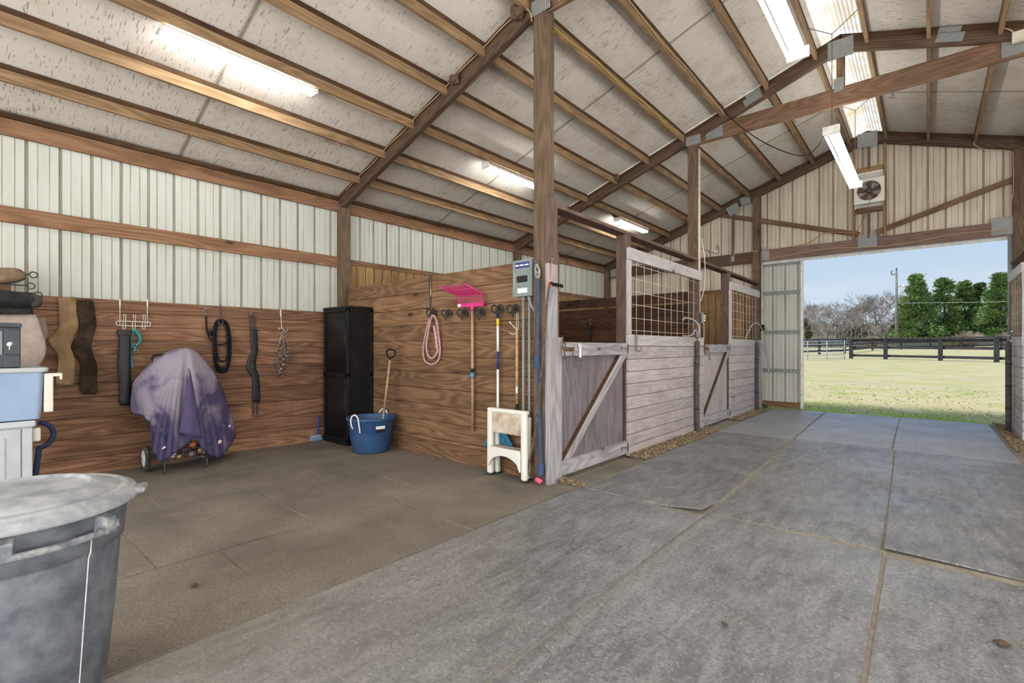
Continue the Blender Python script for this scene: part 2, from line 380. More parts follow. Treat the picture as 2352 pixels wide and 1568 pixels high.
def spline(pts, k=6, closed=False):
    pts = [V(p) for p in pts]; n = len(pts); out = []
    for i in range(n if closed else n - 1):
        p0 = pts[(i - 1) % n] if closed or i else pts[0]; p1 = pts[i]; p2 = pts[(i + 1) % n]; p3 = pts[(i + 2) % n] if closed or i + 2 < n else pts[-1]
        for j in range(k):
            t = j / k
            out.append(.5 * ((2 * p1) + (p2 - p0) * t + (2 * p0 - 5 * p1 + 4 * p2 - p3) * t * t + (3 * p1 - p0 - 3 * p2 + p3) * t ** 3))
    if not closed: out.append(pts[-1])
    return out
# ================================================================== THE SETTING
XW, XR, XRIDGE = -6.29, 4.63, -.83
YB, YE = -3.9, 11.03
def deck(x): return 3.40 + .337 * ((x if x < XRIDGE else 2 * XRIDGE - x) + 6.2)
POSTY = (3.50, 7.29, 10.87)
def siding(name, p0, p1, out, zlo, zhi, m0='siding', mr='siding_rib', mc='siding_crease', start=0., minor=True, parent=None):
    """pan-and-rib sheet steel from p0 to p1 (xy), ribs pushed out along `out`; zlo/zhi give the edge heights along it"""
    p0 = V((*p0, 0)); p1 = V((*p1, 0)); d = (p1 - p0); Ln = d.length; d.normalize(); o = V((*out, 0))
    ks = []; s = start - .2295 * (int(start / .2295) + 1)
    while s < Ln + .3:
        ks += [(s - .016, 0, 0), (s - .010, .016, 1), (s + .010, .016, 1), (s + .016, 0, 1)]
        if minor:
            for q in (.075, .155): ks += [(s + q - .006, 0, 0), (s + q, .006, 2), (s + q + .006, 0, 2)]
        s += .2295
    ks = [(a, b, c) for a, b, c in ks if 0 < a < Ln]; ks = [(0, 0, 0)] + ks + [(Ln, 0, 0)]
    me = bpy.data.meshes.new(name); vs = []; fs = []; mi = []
    for a, b, c in ks:
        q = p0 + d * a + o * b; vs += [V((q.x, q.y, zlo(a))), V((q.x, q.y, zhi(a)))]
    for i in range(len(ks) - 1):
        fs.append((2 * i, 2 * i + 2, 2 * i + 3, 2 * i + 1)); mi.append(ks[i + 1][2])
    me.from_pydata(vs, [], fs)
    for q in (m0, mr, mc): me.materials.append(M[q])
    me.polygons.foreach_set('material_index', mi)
    ob = bpy.data.objects.new(name, me); COL.objects.link(ob); put(ob, Matrix.Identity(4), parent)
    b = ob.modifiers.new('sheet', 'SOLIDIFY'); b.thickness = .004; b.offset = 1
    return ob
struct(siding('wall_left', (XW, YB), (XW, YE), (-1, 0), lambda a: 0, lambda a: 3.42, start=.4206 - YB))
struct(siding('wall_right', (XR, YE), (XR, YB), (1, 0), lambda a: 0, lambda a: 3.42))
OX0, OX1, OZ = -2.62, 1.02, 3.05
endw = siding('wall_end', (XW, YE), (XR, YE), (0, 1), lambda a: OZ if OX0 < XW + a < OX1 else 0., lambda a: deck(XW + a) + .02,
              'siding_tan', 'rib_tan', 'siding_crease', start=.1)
struct(endw)
# the door opening: cut the sheet to the lintel height (strips that straddle the jambs are closed by the door posts)
floor = MB().box(XW - .3, XR + .3, YB, YE - .03, -.20, -.012).build('floor', 'earth'); struct(floor)
sl = MB()
def slab(x0, x1):
    a, b = deck(x0), deck(x1)
    sl.prism([V((x0, YB - .3, a)), V((x1, YB - .3, b)), V((x1, YB - .3, b + .05)), V((x0, YB - .3, a + .05))], (0, YE + .45 - YB, 0))
slab(XW - .5, -1.05); slab(-.61, XR + .5)
struct(sl.build('ceiling', 'foam'))
sk = MB(); P = []
for i in range(60):
    x = -1.15 + .64 * i / 59; P.append([V((x, yy, deck(x) + .06 + .008 * math.sin(i * 1.6))) for yy in (YB - .3, YE + .4)])
sk.grid(P); sky = sk.build('ceiling_skylight', 'skylight'); struct(sky); 

# outside ground, one sloping field
def gz(y): return -.035 + .0185 * max(0., y - 11.2)
g = MB(); ys = [10.98, 11.2, 12, 13, 15, 18, 22, 28, 36, 46, 60, 80, 110, 160, 230]
g.grid([[V((-120 + 12 * i, y, gz(y))) for i in range(21)] for y in ys]); struct(g.build('ground', 'lawn'))

# ------------------------------------------------------------------ posts
def post(x0, x1, y0, y1, z0, z1, mt, label, group=None):
    o = MB().box(x0, x1, y0, y1, z0, z1).build('timber_post', mt, grain=V((0, 0, 1)), bevel=.004)
    return tag(o, label, 'post', group)
for y, n in zip(POSTY, ('nearest the black plastic cabinet', 'between the two horse stalls', 'in the far corner')):
    post(-6.29, -6.157, y, y + .137, 0, deck(-6.2) - .14, 'post', 'brown square post against the left metal wall, ' + n)
p1 = thing('timber_post', 'tall square post at the front of the nearest stall, rope and breaker box beside it', 'post', (-2.70, 3.57, 0))
MB().box(-2.765, -2.628, 3.50, 3.64, -.01, 4.36).build('post_shaft', 'post', p1, grain=V((0, 0, 1)), bevel=.004)
MB().box(-2.628, -2.592, 3.502, 3.645, 2.02, 2.62).build('upper_board', 'post_red', p1, grain=V((0, 0, 1)), bevel=.003)
MB().box(-2.628, -2.592, 3.502, 3.645, 1.34, 2.018).build('washed_board', 'grey_wood', p1, grain=V((0, 0, 1)), bevel=.003)
MB().box(-2.628, -2.592, 3.647, 3.668, 1.34, 2.12).build('side_board', 'post_red', p1, grain=V((0, 0, 1)), bevel=.003)
MB().box(-2.628, -2.580, 3.50, 3.70, -.01, 1.345).build('lower_board', 'grey_wood', p1, grain=V((0, 0, 1)), bevel=.003, label='grey weathered board on the post')
post(-2.765, -2.628, 7.29, 7.427, 0, 4.33, 'post', 'tall square post between the two stalls with a white conduit on it')
post(-2.765, -2.628, 10.87, 11.01, 0, 4.40, 'post', 'square door post where the stall row meets the open doorway, left side')
post(1.02, 1.16, 10.87, 11.01, 0, 4.40, 'post', 'square door post at the right edge of the open doorway')

# ------------------------------------------------------------------ trusses

def plate(par, poly_c, w_, h_, y, rot=0., x=None):
    """galvanised toothed plate facing -Y, ribbed"""
    c = V(poly_c); b = MB(); u = V((math.cos(rot), 0, math.sin(rot))); v = V((-math.sin(rot), 0, math.cos(rot)))
    n = max(4, int(w_ / .022)); P = []
    for i in range(2 * n + 1):
        P.append([c + u * (w_ * (i / (2 * n) - .5)) + v * (h_ * j) + V((0, -.003 * (i % 2), 0)) for j in (-.5, .5)])
    b.grid(P, smooth=False); return b.build('gusset_plate', 'galv', par, solid=.002)
def truss(ya, label, tie=True):
    t = thing('roof_truss', label, 'truss', (XRIDGE, ya, deck(XRIDGE) - 1))
    for sgn in (-1, 1):
        a = V((XRIDGE + sgn * 5.42, 0, deck(XRIDGE - 5.42))); b = V((XRIDGE, 0, deck(XRIDGE)))
        n = V((-(b - a).z * (1 if sgn < 0 else -1), 0, abs((b - a).x))).normalized()
        for k, (d0, d1, y0, y1, mt) in enumerate(((.004, .075, ya + .004, ya + .072, 'purlin_dark'), (.075, .205, ya, ya + .038, 'truss'), (.080, .200, ya + .038, ya + .076, 'truss'))):
            q = MB().prism([a - n * d0 + V((0, y0, 0)), b - n * d0 + V((0, y0, 0)), b - n * d1 + V((0, y0, 0)), a - n * d1 + V((0, y0, 0))], (0, y1 - y0, 0))
            q.build('rafter_board', mt, t, grain=b - a, bevel=.003)
    if ya < 10:
        a = V((XRIDGE - 5.3, 0, deck(XRIDGE - 5.3))); b = V((XRIDGE - .3, 0, deck(XRIDGE - .3)))
        if ya > 5: MB().prism([a + V((1.2, ya - .006, 1.2 * .337 - .022)), b + V((0, ya - .006, -.022)), b + V((0, ya - .006, -.003)), a + V((1.2, ya - .006, 1.2 * .337 - .003))], (0, .008, 0)).build('insulation_edge', 'lamp_white', t)
    if tie:
        timber('tie_beam', (-2.76, ya + .045, 4.43), (1.12, ya + .045, 4.43), .04, .235, 'tie', t)
        timber('king_post', (XRIDGE, ya + .04, 4.53), (XRIDGE, ya + .04, 5.02), .09, .038, 'tie', t, up=(0, 1, 0))
        plate(t, (XRIDGE, ya - .002, 5.02), .27, .24, ya); plate(t, (XRIDGE - .02, ya + .018, 4.58), .10, .17, ya)
        for sg in (-1, 1):
            r_ = -sg * math.atan(.337)
            plate(t, (XRIDGE + sg * 1.55, ya + .020, 4.44), .24, .20, ya, 0.)
            plate(t, (XRIDGE + sg * 1.85, ya - .003, 4.385), .22, .14, ya, 0.)
            plate(t, (XRIDGE + sg * 1.02, ya - .003, deck(XRIDGE - 1.02) - .135), .24, .10, ya, r_)
            plate(t, (XRIDGE + sg * 1.02, ya - .001, deck(XRIDGE - 1.02) - .045), .20, .06, ya, r_)
    return t
truss(3.50, 'dark brown roof truss resting on the tall post nearest the camera')
truss(7.29, 'brown roof truss with wide tie beam crossing the middle of the aisle')
t3 = truss(10.86, 'gable truss above the open doorway with the round fan in it', tie=False)
YT = 10.86
timber('bottom_chord', (-2.62, YT + .06, 3.14), (1.02, YT + .06, 3.14), .05, .23, 'header_grey', t3)
timber('bottom_chord', (-6.15, YT + .06, 3.14), (-2.77, YT + .06, 3.14), .05, .23, 'truss', t3)
timber('bottom_chord', (1.16, YT + .06, 3.14), (4.5, YT + .06, 3.14), .05, .23, 'truss', t3)
for sg in (-1, 1):
    timber('diagonal_web', (XRIDGE + sg * .12, YT + .06, 3.34), (XRIDGE + sg * 2.75, YT + .06, 4.20), .04, .085, 'tie', t3)
timber('vertical_web', (-1.035, YT + .055, 3.25), (-1.035, YT + .055, 4.98), .04, .085, 'plank_gold', t3, up=(0, 1, 0)).rotation_euler
timber('vertical_web', (-.575, YT + .055, 3.25), (-.575, YT + .055, 4.98), .04, .09, 'plank_gold', t3, up=(0, 1, 0))
timber('centre_web', (XRIDGE + .02, YT + .065, 4.52), (XRIDGE + .02, YT + .065, 5.02), .03, .10, 'tie', t3, up=(0, 1, 0))
timber('centre_web', (XRIDGE + .02, YT + .065, 3.25), (XRIDGE + .02, YT + .065, 3.72), .03, .10, 'tie', t3, up=(0, 1, 0))
timber('cross_web', (-1.0, YT + .06, 4.50), (-.61, YT + .06, 4.50), .04, .11, 'plank_gold', t3)
timber('cross_web', (-1.0, YT + .05, 3.77), (-.61, YT + .05, 3.77), .05, .09, 'tie', t3)
timber('vertical_web', (-3.16, YT + .06, 3.2), (-3.16, YT + .06, 4.25), .035, .075, 'tie', t3, up=(0, 1, 0))
plate(t3, (XRIDGE, YT - .004, 5.04), .30, .26, 0); plate(t3, (XRIDGE, YT + .03, 3.20), .28, .24, 0)
plate(t3, (-2.52, YT + .03, 3.18), .13, .26, 0); plate(t3, (.90, YT + .03, 3.19), .24, .28, 0)
plate(t3, (-3.14, YT - .004, 4.20), .24, .20, 0, .42); plate(t3, (-2.90, YT - .004, 4.35), .19, .17, 0, .30); plate(t3, (-3.16, YT + .03, 3.22), .06, .24, 0)
plate(t3, (-6.0, YT + .03, 3.14), .2, .2, 0)

# ------------------------------------------------------------------ purlins
ORD = ['lowest', 'second lowest', 'third', 'fourth', 'fifth', 'sixth', 'seventh', 'eighth', 'ninth']
PX_ = [-5.71, -5.14, -4.56, -3.98, -3.41, -2.83, -2.25, -1.67, -1.10]
BAYS = ((YB, 3.50, 'over the tack area'), (3.576, 7.29, 'over the nearer stall'), (7.366, 10.86, 'over the farther stall'))
def purlin(x, y0, y1, label):
    r = thing('roof_purlin', label, 'purlin', (x, (y0 + y1) / 2, deck(x) - .14))
    zd = deck(x)
    sg = 1 if x < XRIDGE else -1
    MB().box(x - .019, x + .019, y0, y1, zd - .140, zd - .046).build('purlin_board', 'purlin', r, grain=V((0, 1, 0)), bevel=.003)
    MB().box(x - .019, x + .019, y0, y1, zd - .044, zd - .001).build('purlin_top_strip', 'purlin_dark', r, grain=V((0, 1, 0)), bevel=.002)  # dark strip along the top of the purlin
    return r
for y0, y1, where in BAYS:
    for i, x in enumerate(PX_): purlin(x, y0, y1, f'left-slope roof purlin {where}, {ORD[i]} up from the eave')
    for i in range(5):
        purlin(2 * XRIDGE - PX_[8 - i], y0, y1, f'right-slope roof purlin {where}, {["first", "second", "third", "fourth", "fifth"][i]} from the skylight')

# ------------------------------------------------------------------ left wall timbers and boards
for i, (y0, y1, wh) in enumerate(((YB, 3.50, 'above the tack wall'), (3.637, 7.29, 'above the nearer stall'), (7.427, 10.87, 'above the farther stall'))):
    o = timber('eave_board', (-6.262, y0, 3.232), (-6.262, y1, 3.232), .038, .15, 'header'); tag(o, f'reddish brown board along the top of the left wall {wh}', 'board')
    o = timber('eave_strip', (-6.255, y0, 3.335), (-6.255, y1, 3.335), .06, .05, 'purlin_dark'); tag(o, f'thin dark strip at the roof edge {wh}', 'board')  # thin dark strip above the eave board
o = timber('wall_girt', (-6.262, YB, 2.449), (-6.262, 3.50, 2.449), .038, .145, 'header'); tag(o, 'long reddish brown board halfway up the metal wall above the hanging tack', 'board')
o = timber('door_sill_board', (-6.27, 3.64, 2.9), (-6.27, 3.65, 2.9), .01, .01, 'header'); bpy.data.objects.remove(o)

def board_wall(name, a, b, nrm, zs, th, mt, gap=.004, label=None, cat='wall boards'):
    a = V((*a, 0)); b = V((*b, 0)); nrm = V((*nrm, 0)); m = MB()
    for z1, z0 in zip(zs[:-1], zs[1:]):
        j = random.uniform(0, .003)
        m.bar(a + V((0, 0, (z0 + z1) / 2)) - nrm * (th / 2 + j), b + V((0, 0, (z0 + z1) / 2)) - nrm * (th / 2 + j), th, z1 - z0 - gap)
    o = m.build(name, mt, grain=b - a, bevel=.003)
    return tag(o, label, cat) if label else o
board_wall('board_lining', (-6.21, YB), (-6.21, 3.50), (1, 0), (1.735, 1.60, 1.46, 1.32, 1.18, 1.04, .90, .763, .566, .37, .17, -.01), .038, 'wall_wood',
           label='horizontal reddish wooden boards covering the lower left wall behind the tack')
board_wall('stall_partition_boards', (-6.155, 3.60), (-2.768, 3.60), (0, -1), (2.085, 1.90, 1.705, 1.517, 1.33, 1.143, .963, .777, .59, .40, .21, -.01), .038, 'part_wood',
           label='brown board partition with tools hanging on it, between tack area and nearest stall')
board_wall('foot_board', (-4.95, 3.565), (-2.98, 3.565), (0, -1), (.175, .0), .03, 'part_wood', label='short loose plank along the foot of the tool partition')
for y0 in (7.33,):
    board_wall('stall_partition_boards', (-6.155, y0), (-2.768, y0), (0, -1), (2.11, 1.955), .038, 'stall_wood', label='topmost board of the partition between the two stalls')
    board_wall('stall_partition_boards', (-6.155, y0), (-2.768, y0), (0, -1), (1.925, 1.74, 1.55, 1.36, 1.17, .98, .79, .6, .4, .2, 0), .038, 'stall_wood', label='dark gnawed board partition between the two stalls')
def plank_wall(name, a, b, nrm, z0, z1, label):
    a = V((*a, 0)); b = V((*b, 0)); nrm = V((*nrm, 0)); d = (b - a); n = int(d.length / .145); m = MB()
    for i in range(n):
        p = a + d * ((i + .5) / n) - nrm * .012
        m.obox(p + V((0, 0, (z0 + z1) / 2)), ((0, 0, 1), d, nrm), (z1 - z0, d.length / n - .014, .022))
    r = thing(name, label, 'wall boards', (a + b) / 2)
    m.build('vertical_planks', 'plank_gold', r, grain=V((0, 0, 1)), bevel=.002)
    timber('cap_board', a + V((0, 0, z1 + .04)) - nrm * .016, b + V((0, 0, z1 + .04)) - nrm * .016, .032, .075, 'part_wood', r)
plank_wall('plank_lining', (-6.24, 3.637), (-6.24, 7.29), (1, 0), 0, 2.43, 'golden vertical planks lining the left wall of the nearer stall')
plank_wall('plank_lining', (-6.24, 7.427), (-6.24, 10.87), (1, 0), 0, 2.43, 'golden vertical planks lining the left wall of the farther stall')
plank_wall('plank_lining', (-6.15, 10.85), (-2.77, 10.85), (0, -1), 0, 2.43, 'brown vertical planks on the gable wall inside the farther stall')

# ------------------------------------------------------------------ stall fronts
XF = -2.56
def stall_front(y, which, xf=XF, sg=1, gate=True, wires=8, plen=2.42, post_too=True, post_h=2.545):
    """one stall front along the aisle; y = where the gate starts, sg=-1 mirrors it to the other side of the aisle"""
    X = lambda d: xf - sg * d           # d = depth behind the aisle face
    nx = V((sg, 0, 0)); gy = y + 1.27
    Z3 = ((0, 1, 0), (0, 0, 1), (1, 0, 0))
    def bd(name, par, y0, y1, z0, z1, d0, d1, mt, gr=(0, 1, 0), label=None):
        xs = sorted((X(d0), X(d1))); return MB().box(xs[0], xs[1], y0, y1, z0, z1).build(name, mt, par, grain=V(gr), bevel=.003, label=label)
    if gate:
        G = thing('stall_gate', f'weathered wooden gate with diagonal brace closing the {which} stall', 'gate', (X(.04), y + .63, .06))
        bd('gate_panel', G, y, gy - .05, .08, 1.28, .045, .06, 'ply' if which == 'nearest' else 'board_wash', (0, 0, 1))
        tr_ = bd('top_rail', G, y, gy, 1.17, 1.30, .005, .045, 'grey_wood')
        br2 = bd('bottom_rail', G, y, gy, .055, .195, .005, .045, 'grey_wood')
        a = V((X(.025), y + .03, .21)); b_ = V((X(.025), gy - .10, 1.16)); d = (b_ - a).normalized(); pz = V((0, -d.z, d.y))
        br = MB(); q = .062
        lo = [a + pz * -q * 1.0, a + pz * q]; poly = [V((X(.045), y + .0, .197)), V((X(.045), y + .13, .197)), V((X(.045), gy - .01, 1.168)), V((X(.045), gy - .17, 1.168))]
        br.prism(poly, (sg * .04, 0, 0)); dbr = br.build('diagonal_brace', 'grey_wood', G, grain=b_ - a, bevel=.003)
        e0, e1 = V((X(.025), y - .004, .20)), V((X(.025), gy - .176, 1.168)); MB().bar(e0 + pz * .004, e1 + pz * .004, .042, .008, up=pz).build('brace_edge', 'purlin_dark', dbr, label='dark unpainted brace edge')
        for z, hp in ((1.235, tr_), (.125, br2)):
            h = MB(); x0 = X(-.004)
            h.tube([V((x0, gy - .16, z + .01)), V((x0, gy - .03, z)), V((x0, gy + .0, z))], .004, 5); h.tube([V((x0, gy - .16, z + .03)), V((x0, gy - .16, z - .012))], .004, 5)
            h.box(min(X(.0), X(.03)), max(X(.0), X(.03)), gy - .012, gy + .006, z - .05, z + .05); h.build('hinge', 'dark_steel', hp)
        lt = MB(); x0 = X(-.012)
        lt.tube([V((x0, y - .03, 1.24)), V((x0, y + .12, 1.235))], .009, 8)
        lt.tube(spline([V((x0 + sg * .012, y + .10, 1.235)), V((x0 + sg * .02, y + .115, 1.16)), V((x0 + sg * .02, y + .12, 1.08)), V((x0 + sg * .02, y + .15, 1.065)), V((x0 + sg * .02, y + .16, 1.085))], 5), .0055, 6)
        lt.tube(arc((x0, y - .02, 1.27), (0, 1, 0), (0, 0, 1), .028, 0, 360, 12)[:-1], .006, 6, closed=True)
        lt.tube([V((x0, y - .03, 1.30)), V((x0, y - .04, 1.36))], .005, 6); lt.tube([V((x0, y - .02, 1.24)), V((x0 + .01, y - .015, 1.17)), V((x0, y - .01, 1.15))], .009, 6)
        lt.box(min(x0, X(.006)), max(x0, X(.006)), y + .03, y + .16, 1.215, 1.255); lt.build('gate_latch', 'rust', tr_)
        if which == 'nearest':
            s_ = MB().tube(spline([V((x0, y + .25, 1.285)), V((x0, y + .27, 1.27)), V((x0, y + .262, 1.22)), V((x0, y + .27, 1.17)), V((x0, y + .255, 1.155)), V((x0, y + .245, 1.18)), V((x0, y + .25, 1.24)), V((x0, y + .235, 1.27))], 5, closed=True), .007, 6, closed=True)
            tag(s_.build('snap_clip', 'lamp_white'), 'pale corroded snap clip hanging on the nearest stall gate', 'clip')
    # gate-side post
    if post_too:
        post(min(X(.042), X(.165)), max(X(.042), X(.165)), gy + .02, gy + .155, 0, post_h, 'post_red', f'dark red brown post between gate and board panel of the {which} stall')
    py = gy + .01; pe = py + plen
    Pn = thing('stall_board_panel', f'washed grey horizontal board panel of the {which} stall front below its wire grille', 'stall front', (X(.02), (py + pe) / 2, 0))
    zs = [1.265, 1.115, .975, .835, .69, .545, .40, .26, .13, .012]
    m = MB()
    for z1, z0 in zip(zs[:-1], zs[1:]):
        m.box(min(X(.0), X(.036)), max(X(.0), X(.036)), py + random.uniform(0, .006), pe, z0 + .005, z1 + random.uniform(-.001, .001))
    m.build('horizontal_boards', 'board_wash', Pn, grain=V((0, 1, 0)), bevel=.004)
    bd('cap_board', Pn, py, pe, 1.270, 1.40, -.004, .036, 'white_wood')
    # wire grille in its own frame
    Gr = thing('wire_grille', f'welded wire grille in a whitewashed frame on top of the {which} stall panel', 'grille', (X(.02), (py + pe) / 2, 1.40))
    ge = pe - .18 if wires == 8 else pe - .1
    bd('grille_head', Gr, py, ge + .04, 2.25, 2.388, -.01, .03, 'white_wood')
    bd('grille_stile', Gr, py + .005, py + .075, 1.402, 2.25, .0, .036, 'white_wood', (0, 0, 1))
    bd('grille_stile', Gr, ge - .04, ge + .03, 1.402, 2.25, .01, .10, 'post_red', (0, 0, 1), label='dark stile')
    wm = MB(); n = int((ge - py - .12) / .203) + 1
    for i in range(n):
        yy = py + .235 + .203 * i
        if yy < ge - .03: wm.tube([V((X(.022), yy, 1.40)), V((X(.024), yy + .004, 1.8)), V((X(.022), yy, 2.26))], .0032, 6)
    for z in (1.45, 1.592, 1.752, 1.90, 2.05, 2.214): wm.tube([V((X(.016), py + .07, z)), V((X(.018), (py + ge) / 2, z - .006)), V((X(.016), ge - .02, z))], .0032, 6)
    wm.build('welded_wires', 'cream_pvc', Gr)
    return gy, pe
stall_front(3.70, 'nearest')
stall_front(7.43, 'farther', plen=2.0)
stall_front(8.0, 'right-hand', xf=.955, sg=-1, gate=False, plen=1.55)
def rail(y0, y1, x, label):
    o = timber('stall_top_rail', (x, y0, 2.563), (x, y1, 2.563), .14, .036, 'post_red', up=(0, 0, 1)); tag(o, label, 'rail')
rail(3.645, 7.285, -2.665, 'flat red brown rail along the top of the nearest stall front')
rail(7.43, 10.86, -2.665, 'flat red brown rail along the top of the farther stall front')
rail(8.0, 10.86, 1.05, 'flat rail along the top of the right-hand stall front')

# ------------------------------------------------------------------ sliding door leaf
D = thing('sliding_barn_door', 'pale sheet-metal sliding door leaf pushed to the left of the doorway', 'door', (-2.26, 11.13, .02))
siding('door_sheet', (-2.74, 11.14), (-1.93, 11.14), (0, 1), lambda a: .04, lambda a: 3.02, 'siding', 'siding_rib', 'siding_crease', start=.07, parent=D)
for z in (2.98, 2.38, 1.57, .777): MB().box(-2.74, -1.93, 11.105, 11.138, z - .035, z + .035).box(-2.74, -1.93, 11.09, 11.106, z + .012, z + .035).build('door_girt', 'galv', D)
MB().box(-1.93, -1.885, 11.09, 11.16, .02, 3.04).build('door_edge_channel', 'lamp_white', D, bevel=.004)
MB().box(-2.74, -1.93, 11.09, 11.125, .02, .14).build('door_bottom_board', 'part_wood', D, grain=V((1, 0, 0)))
o = MB().box(-2.70, 1.05, 11.045, 11.075, 2.985, 3.04).build('trim_1', 'lamp_white'); struct(o)

# ------------------------------------------------------------------ rubber mats
def rmat(x0, x1, y0, y1, mt, label, curl=None, th=.007, zb=-.008, skew=(0, 0, 0, 0)):
    nx, ny = max(4, int((x1 - x0) / .12)), max(4, int((y1 - y0) / .12)); P = []; ph = random.uniform(0, 9)
    for i in range(nx + 1):
        row = []
        for j in range(ny + 1):
            a, b = i / nx, j / ny
            x = (x0 + skew[0] * (1 - b) + skew[2] * b) * (1 - a) + (x1 + skew[1] * (1 - b) + skew[3] * b) * a + .003 * math.sin(b * 5 + ph)
            y = y0 + (y1 - y0) * b + .005 * math.sin(a * 4 + ph * 2)
            z = th + .0015 * math.sin(a * 5 + ph) * math.sin(b * 7 + ph)
            if curl: z += curl(a, b)
            row.append(V((x, y, z)))
        P.append(row)
    m = MB().grid(P); rim = [P[0][j] for j in range(ny + 1)] + [P[i][ny] for i in range(1, nx + 1)] + [P[nx][j] for j in range(ny - 1, -1, -1)] + [P[i][0] for i in range(nx - 1, 0, -1)]
    n = len(rim); m.add(rim + [V((p.x, p.y, p.z - th - .004 if curl and p.z > th + .006 else zb)) for p in rim], [(i, (i + 1) % n, n + (i + 1) % n, n + i) for i in range(n)])
    o = m.build('rubber_mat', mt)
    return tag(o, label, 'rubber mat', None)
TC = 'mat_tack'
for x0, x1, br, nm in ((-3.275, -2.345, (-1.6, 1.04, 2.31, 3.57), 'next to the grey aisle mats'), (-4.475, -3.285, (-1.0, .735, 1.69, 2.685, 3.57), 'in the middle of the tack area'),
                       (-5.37, -4.485, (-1.4, 1.04, 2.32, 3.57), 'in front of the purple blanket'), (-6.20, -5.38, (-1.2, 1.62, 3.57), 'along the foot of the left wall')):
    for k in range(len(br) - 1):
        pos = ('nearest the camera' if k == 0 else 'nearest the tool partition' if k == len(br) - 2 else 'between, the ' + ('second' if k == 1 else 'third') + ' one')
        rmat(x0 + .004, x1 - .004, br[k] + .008, br[k + 1] - .008, TC, f'dusty brown textured mat {nm}, {pos}')
A_ = 'mat_aisle'
rmat(-2.335, -1.262, -1.2, 3.60, A_, 'long grey rubber mat in front of the tall post, nearest the camera', skew=(0, .02, 0, .01))
rmat(-2.30, -1.275, 3.64, 7.40, A_, 'grey rubber mat in front of the nearest stall gate with a lifted corner', curl=lambda a, b: .035 * max(0, 1 - b * 9) * max(0, (a - .72) / .28) + .008 * max(0, 1 - b * 12), skew=(0, 0, -.03, -.10))
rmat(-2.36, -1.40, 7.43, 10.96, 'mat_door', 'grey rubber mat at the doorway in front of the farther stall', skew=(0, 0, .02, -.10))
rmat(-1.235, -.165, -1.2, 3.68, A_, 'grey rubber mat in the middle of the aisle, nearest the camera', skew=(0, 0, 0, -.04))
rmat(-1.235, -.235, 3.73, 7.50, A_, 'scuffed grey rubber mat in the middle of the aisle beside the nearest stall', skew=(0, .02, -.10, -.07))
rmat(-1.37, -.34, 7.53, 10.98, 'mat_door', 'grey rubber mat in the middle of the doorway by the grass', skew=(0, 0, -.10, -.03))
rmat(-.138, .80, -1.2, 3.62, A_, 'grey rubber mat at the lower right corner of the aisle floor', skew=(0, 0, -.04, 0))
rmat(-.195, .80, 3.72, 7.46, A_, 'shiny worn grey rubber mat on the right side of the aisle', curl=lambda a, b: .022 * max(0, 1 - b * 8) * (1 - a), skew=(0, 0, -.10, -.03))
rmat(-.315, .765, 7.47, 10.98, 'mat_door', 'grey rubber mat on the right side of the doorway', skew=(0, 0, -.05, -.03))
rmat(-2.54, -2.34, 3.72, 5.05, 'mat_tack', 'narrow dusty strip of mat under the nearest stall gate', th=.008)
sm = MB().box(-6.25, 1.0, -1.5, 10.95, -.011, .001).build('floor_dust', 'earth_seam'); struct(sm)
# ================================================================== MORE MATERIALS
M['fleece_tan'] = m_mottle('tan_sheepskin', (.30, .20, .105), (.15, .092, .045), 7, .95, 1., bs=45)
M['fleece_dark'] = m_mottle('dark_brown_sheepskin', (.018, .012, .008), (.09, .058, .034), 6, .95, 1., bs=45, lo=.45, hi=.75)
M['fleece_white'] = m_mottle('pale_fleece', (.52, .43, .37), (.36, .29, .25), 9, .95, 1., bs=50)
M['suede'] = m_mottle('grey_suede', (.27, .22, .17), (.20, .16, .12), 9, .95)
M['canvas'] = m_mottle('brown_canvas', (.23, .16, .095), (.10, .065, .04), 8, .9, .3)
M['black_cloth'] = m_mottle('black_cloth', (.012, .012, .014), (.035, .036, .035), 9, .85, .4)
M['leather'] = m_mottle('black_leather', (.007, .009, .011), (.018, .021, .023), 8, .42, .2, spec=.3)
M['brown_leather'] = m_mottle('dark_brown_leather', (.035, .025, .020), (.085, .058, .042), 10, .5)
M['teal'] = m_mottle('teal_webbing', (.02, .20, .24), (.03, .30, .34), 20, .8)
M['black_rope'] = m_mottle('black_rope', (.008, .009, .012), (.022, .025, .03), 40, .9, .6, spec=.1)
M['purple_cord'] = mat('purple_cord', (.10, .05, .12), .8)
M['blue_rope'] = m_mottle('faded_blue_rope', (.025, .06, .15), (.06, .11, .20), 12, .85)
M['grey_rope'] = m_mottle('grey_rope', (.20, .20, .22), (.34, .33, .33), 30, .9)
M['brown_rope'] = m_mottle('brown_rope', (.06, .045, .035), (.16, .12, .09), 30, .9)
M['pink_rope'] = m_mottle('dusty_pink_rope', (.56, .33, .33), (.42, .25, .26), 30, .85, .5)
M['orange'] = mat('orange_twine', (.62, .14, .04), .7)
M['pink'] = mat('hot_pink_tape', (.85, .10, .20), .6)
M['magenta'] = m_mottle('magenta_plastic', (.52, .02, .15), (.62, .05, .22), 9, .4)
M['pole_white'] = mat('white_pole', (.72, .73, .73), .35)
M['pole_blue'] = mat('navy_pole', (.02, .035, .16), .35)
M['pole_yellow'] = mat('yellow_sleeve', (.70, .50, .02), .4)
M['bristle'] = m_mottle('blue_bristles', (.02, .13, .27), (.07, .28, .42), 60, .8)
M['pale_bristle'] = m_mottle('pale_blue_bristles', (.22, .33, .48), (.35, .44, .56), 40, .8)
M['blue_plastic'] = mat('blue_plastic', (.02, .08, .40), .4)
M['tub_blue'] = m_mottle('dusty_blue_tub', (.022, .062, .165), (.045, .10, .22), 5, .5, spec=.4)
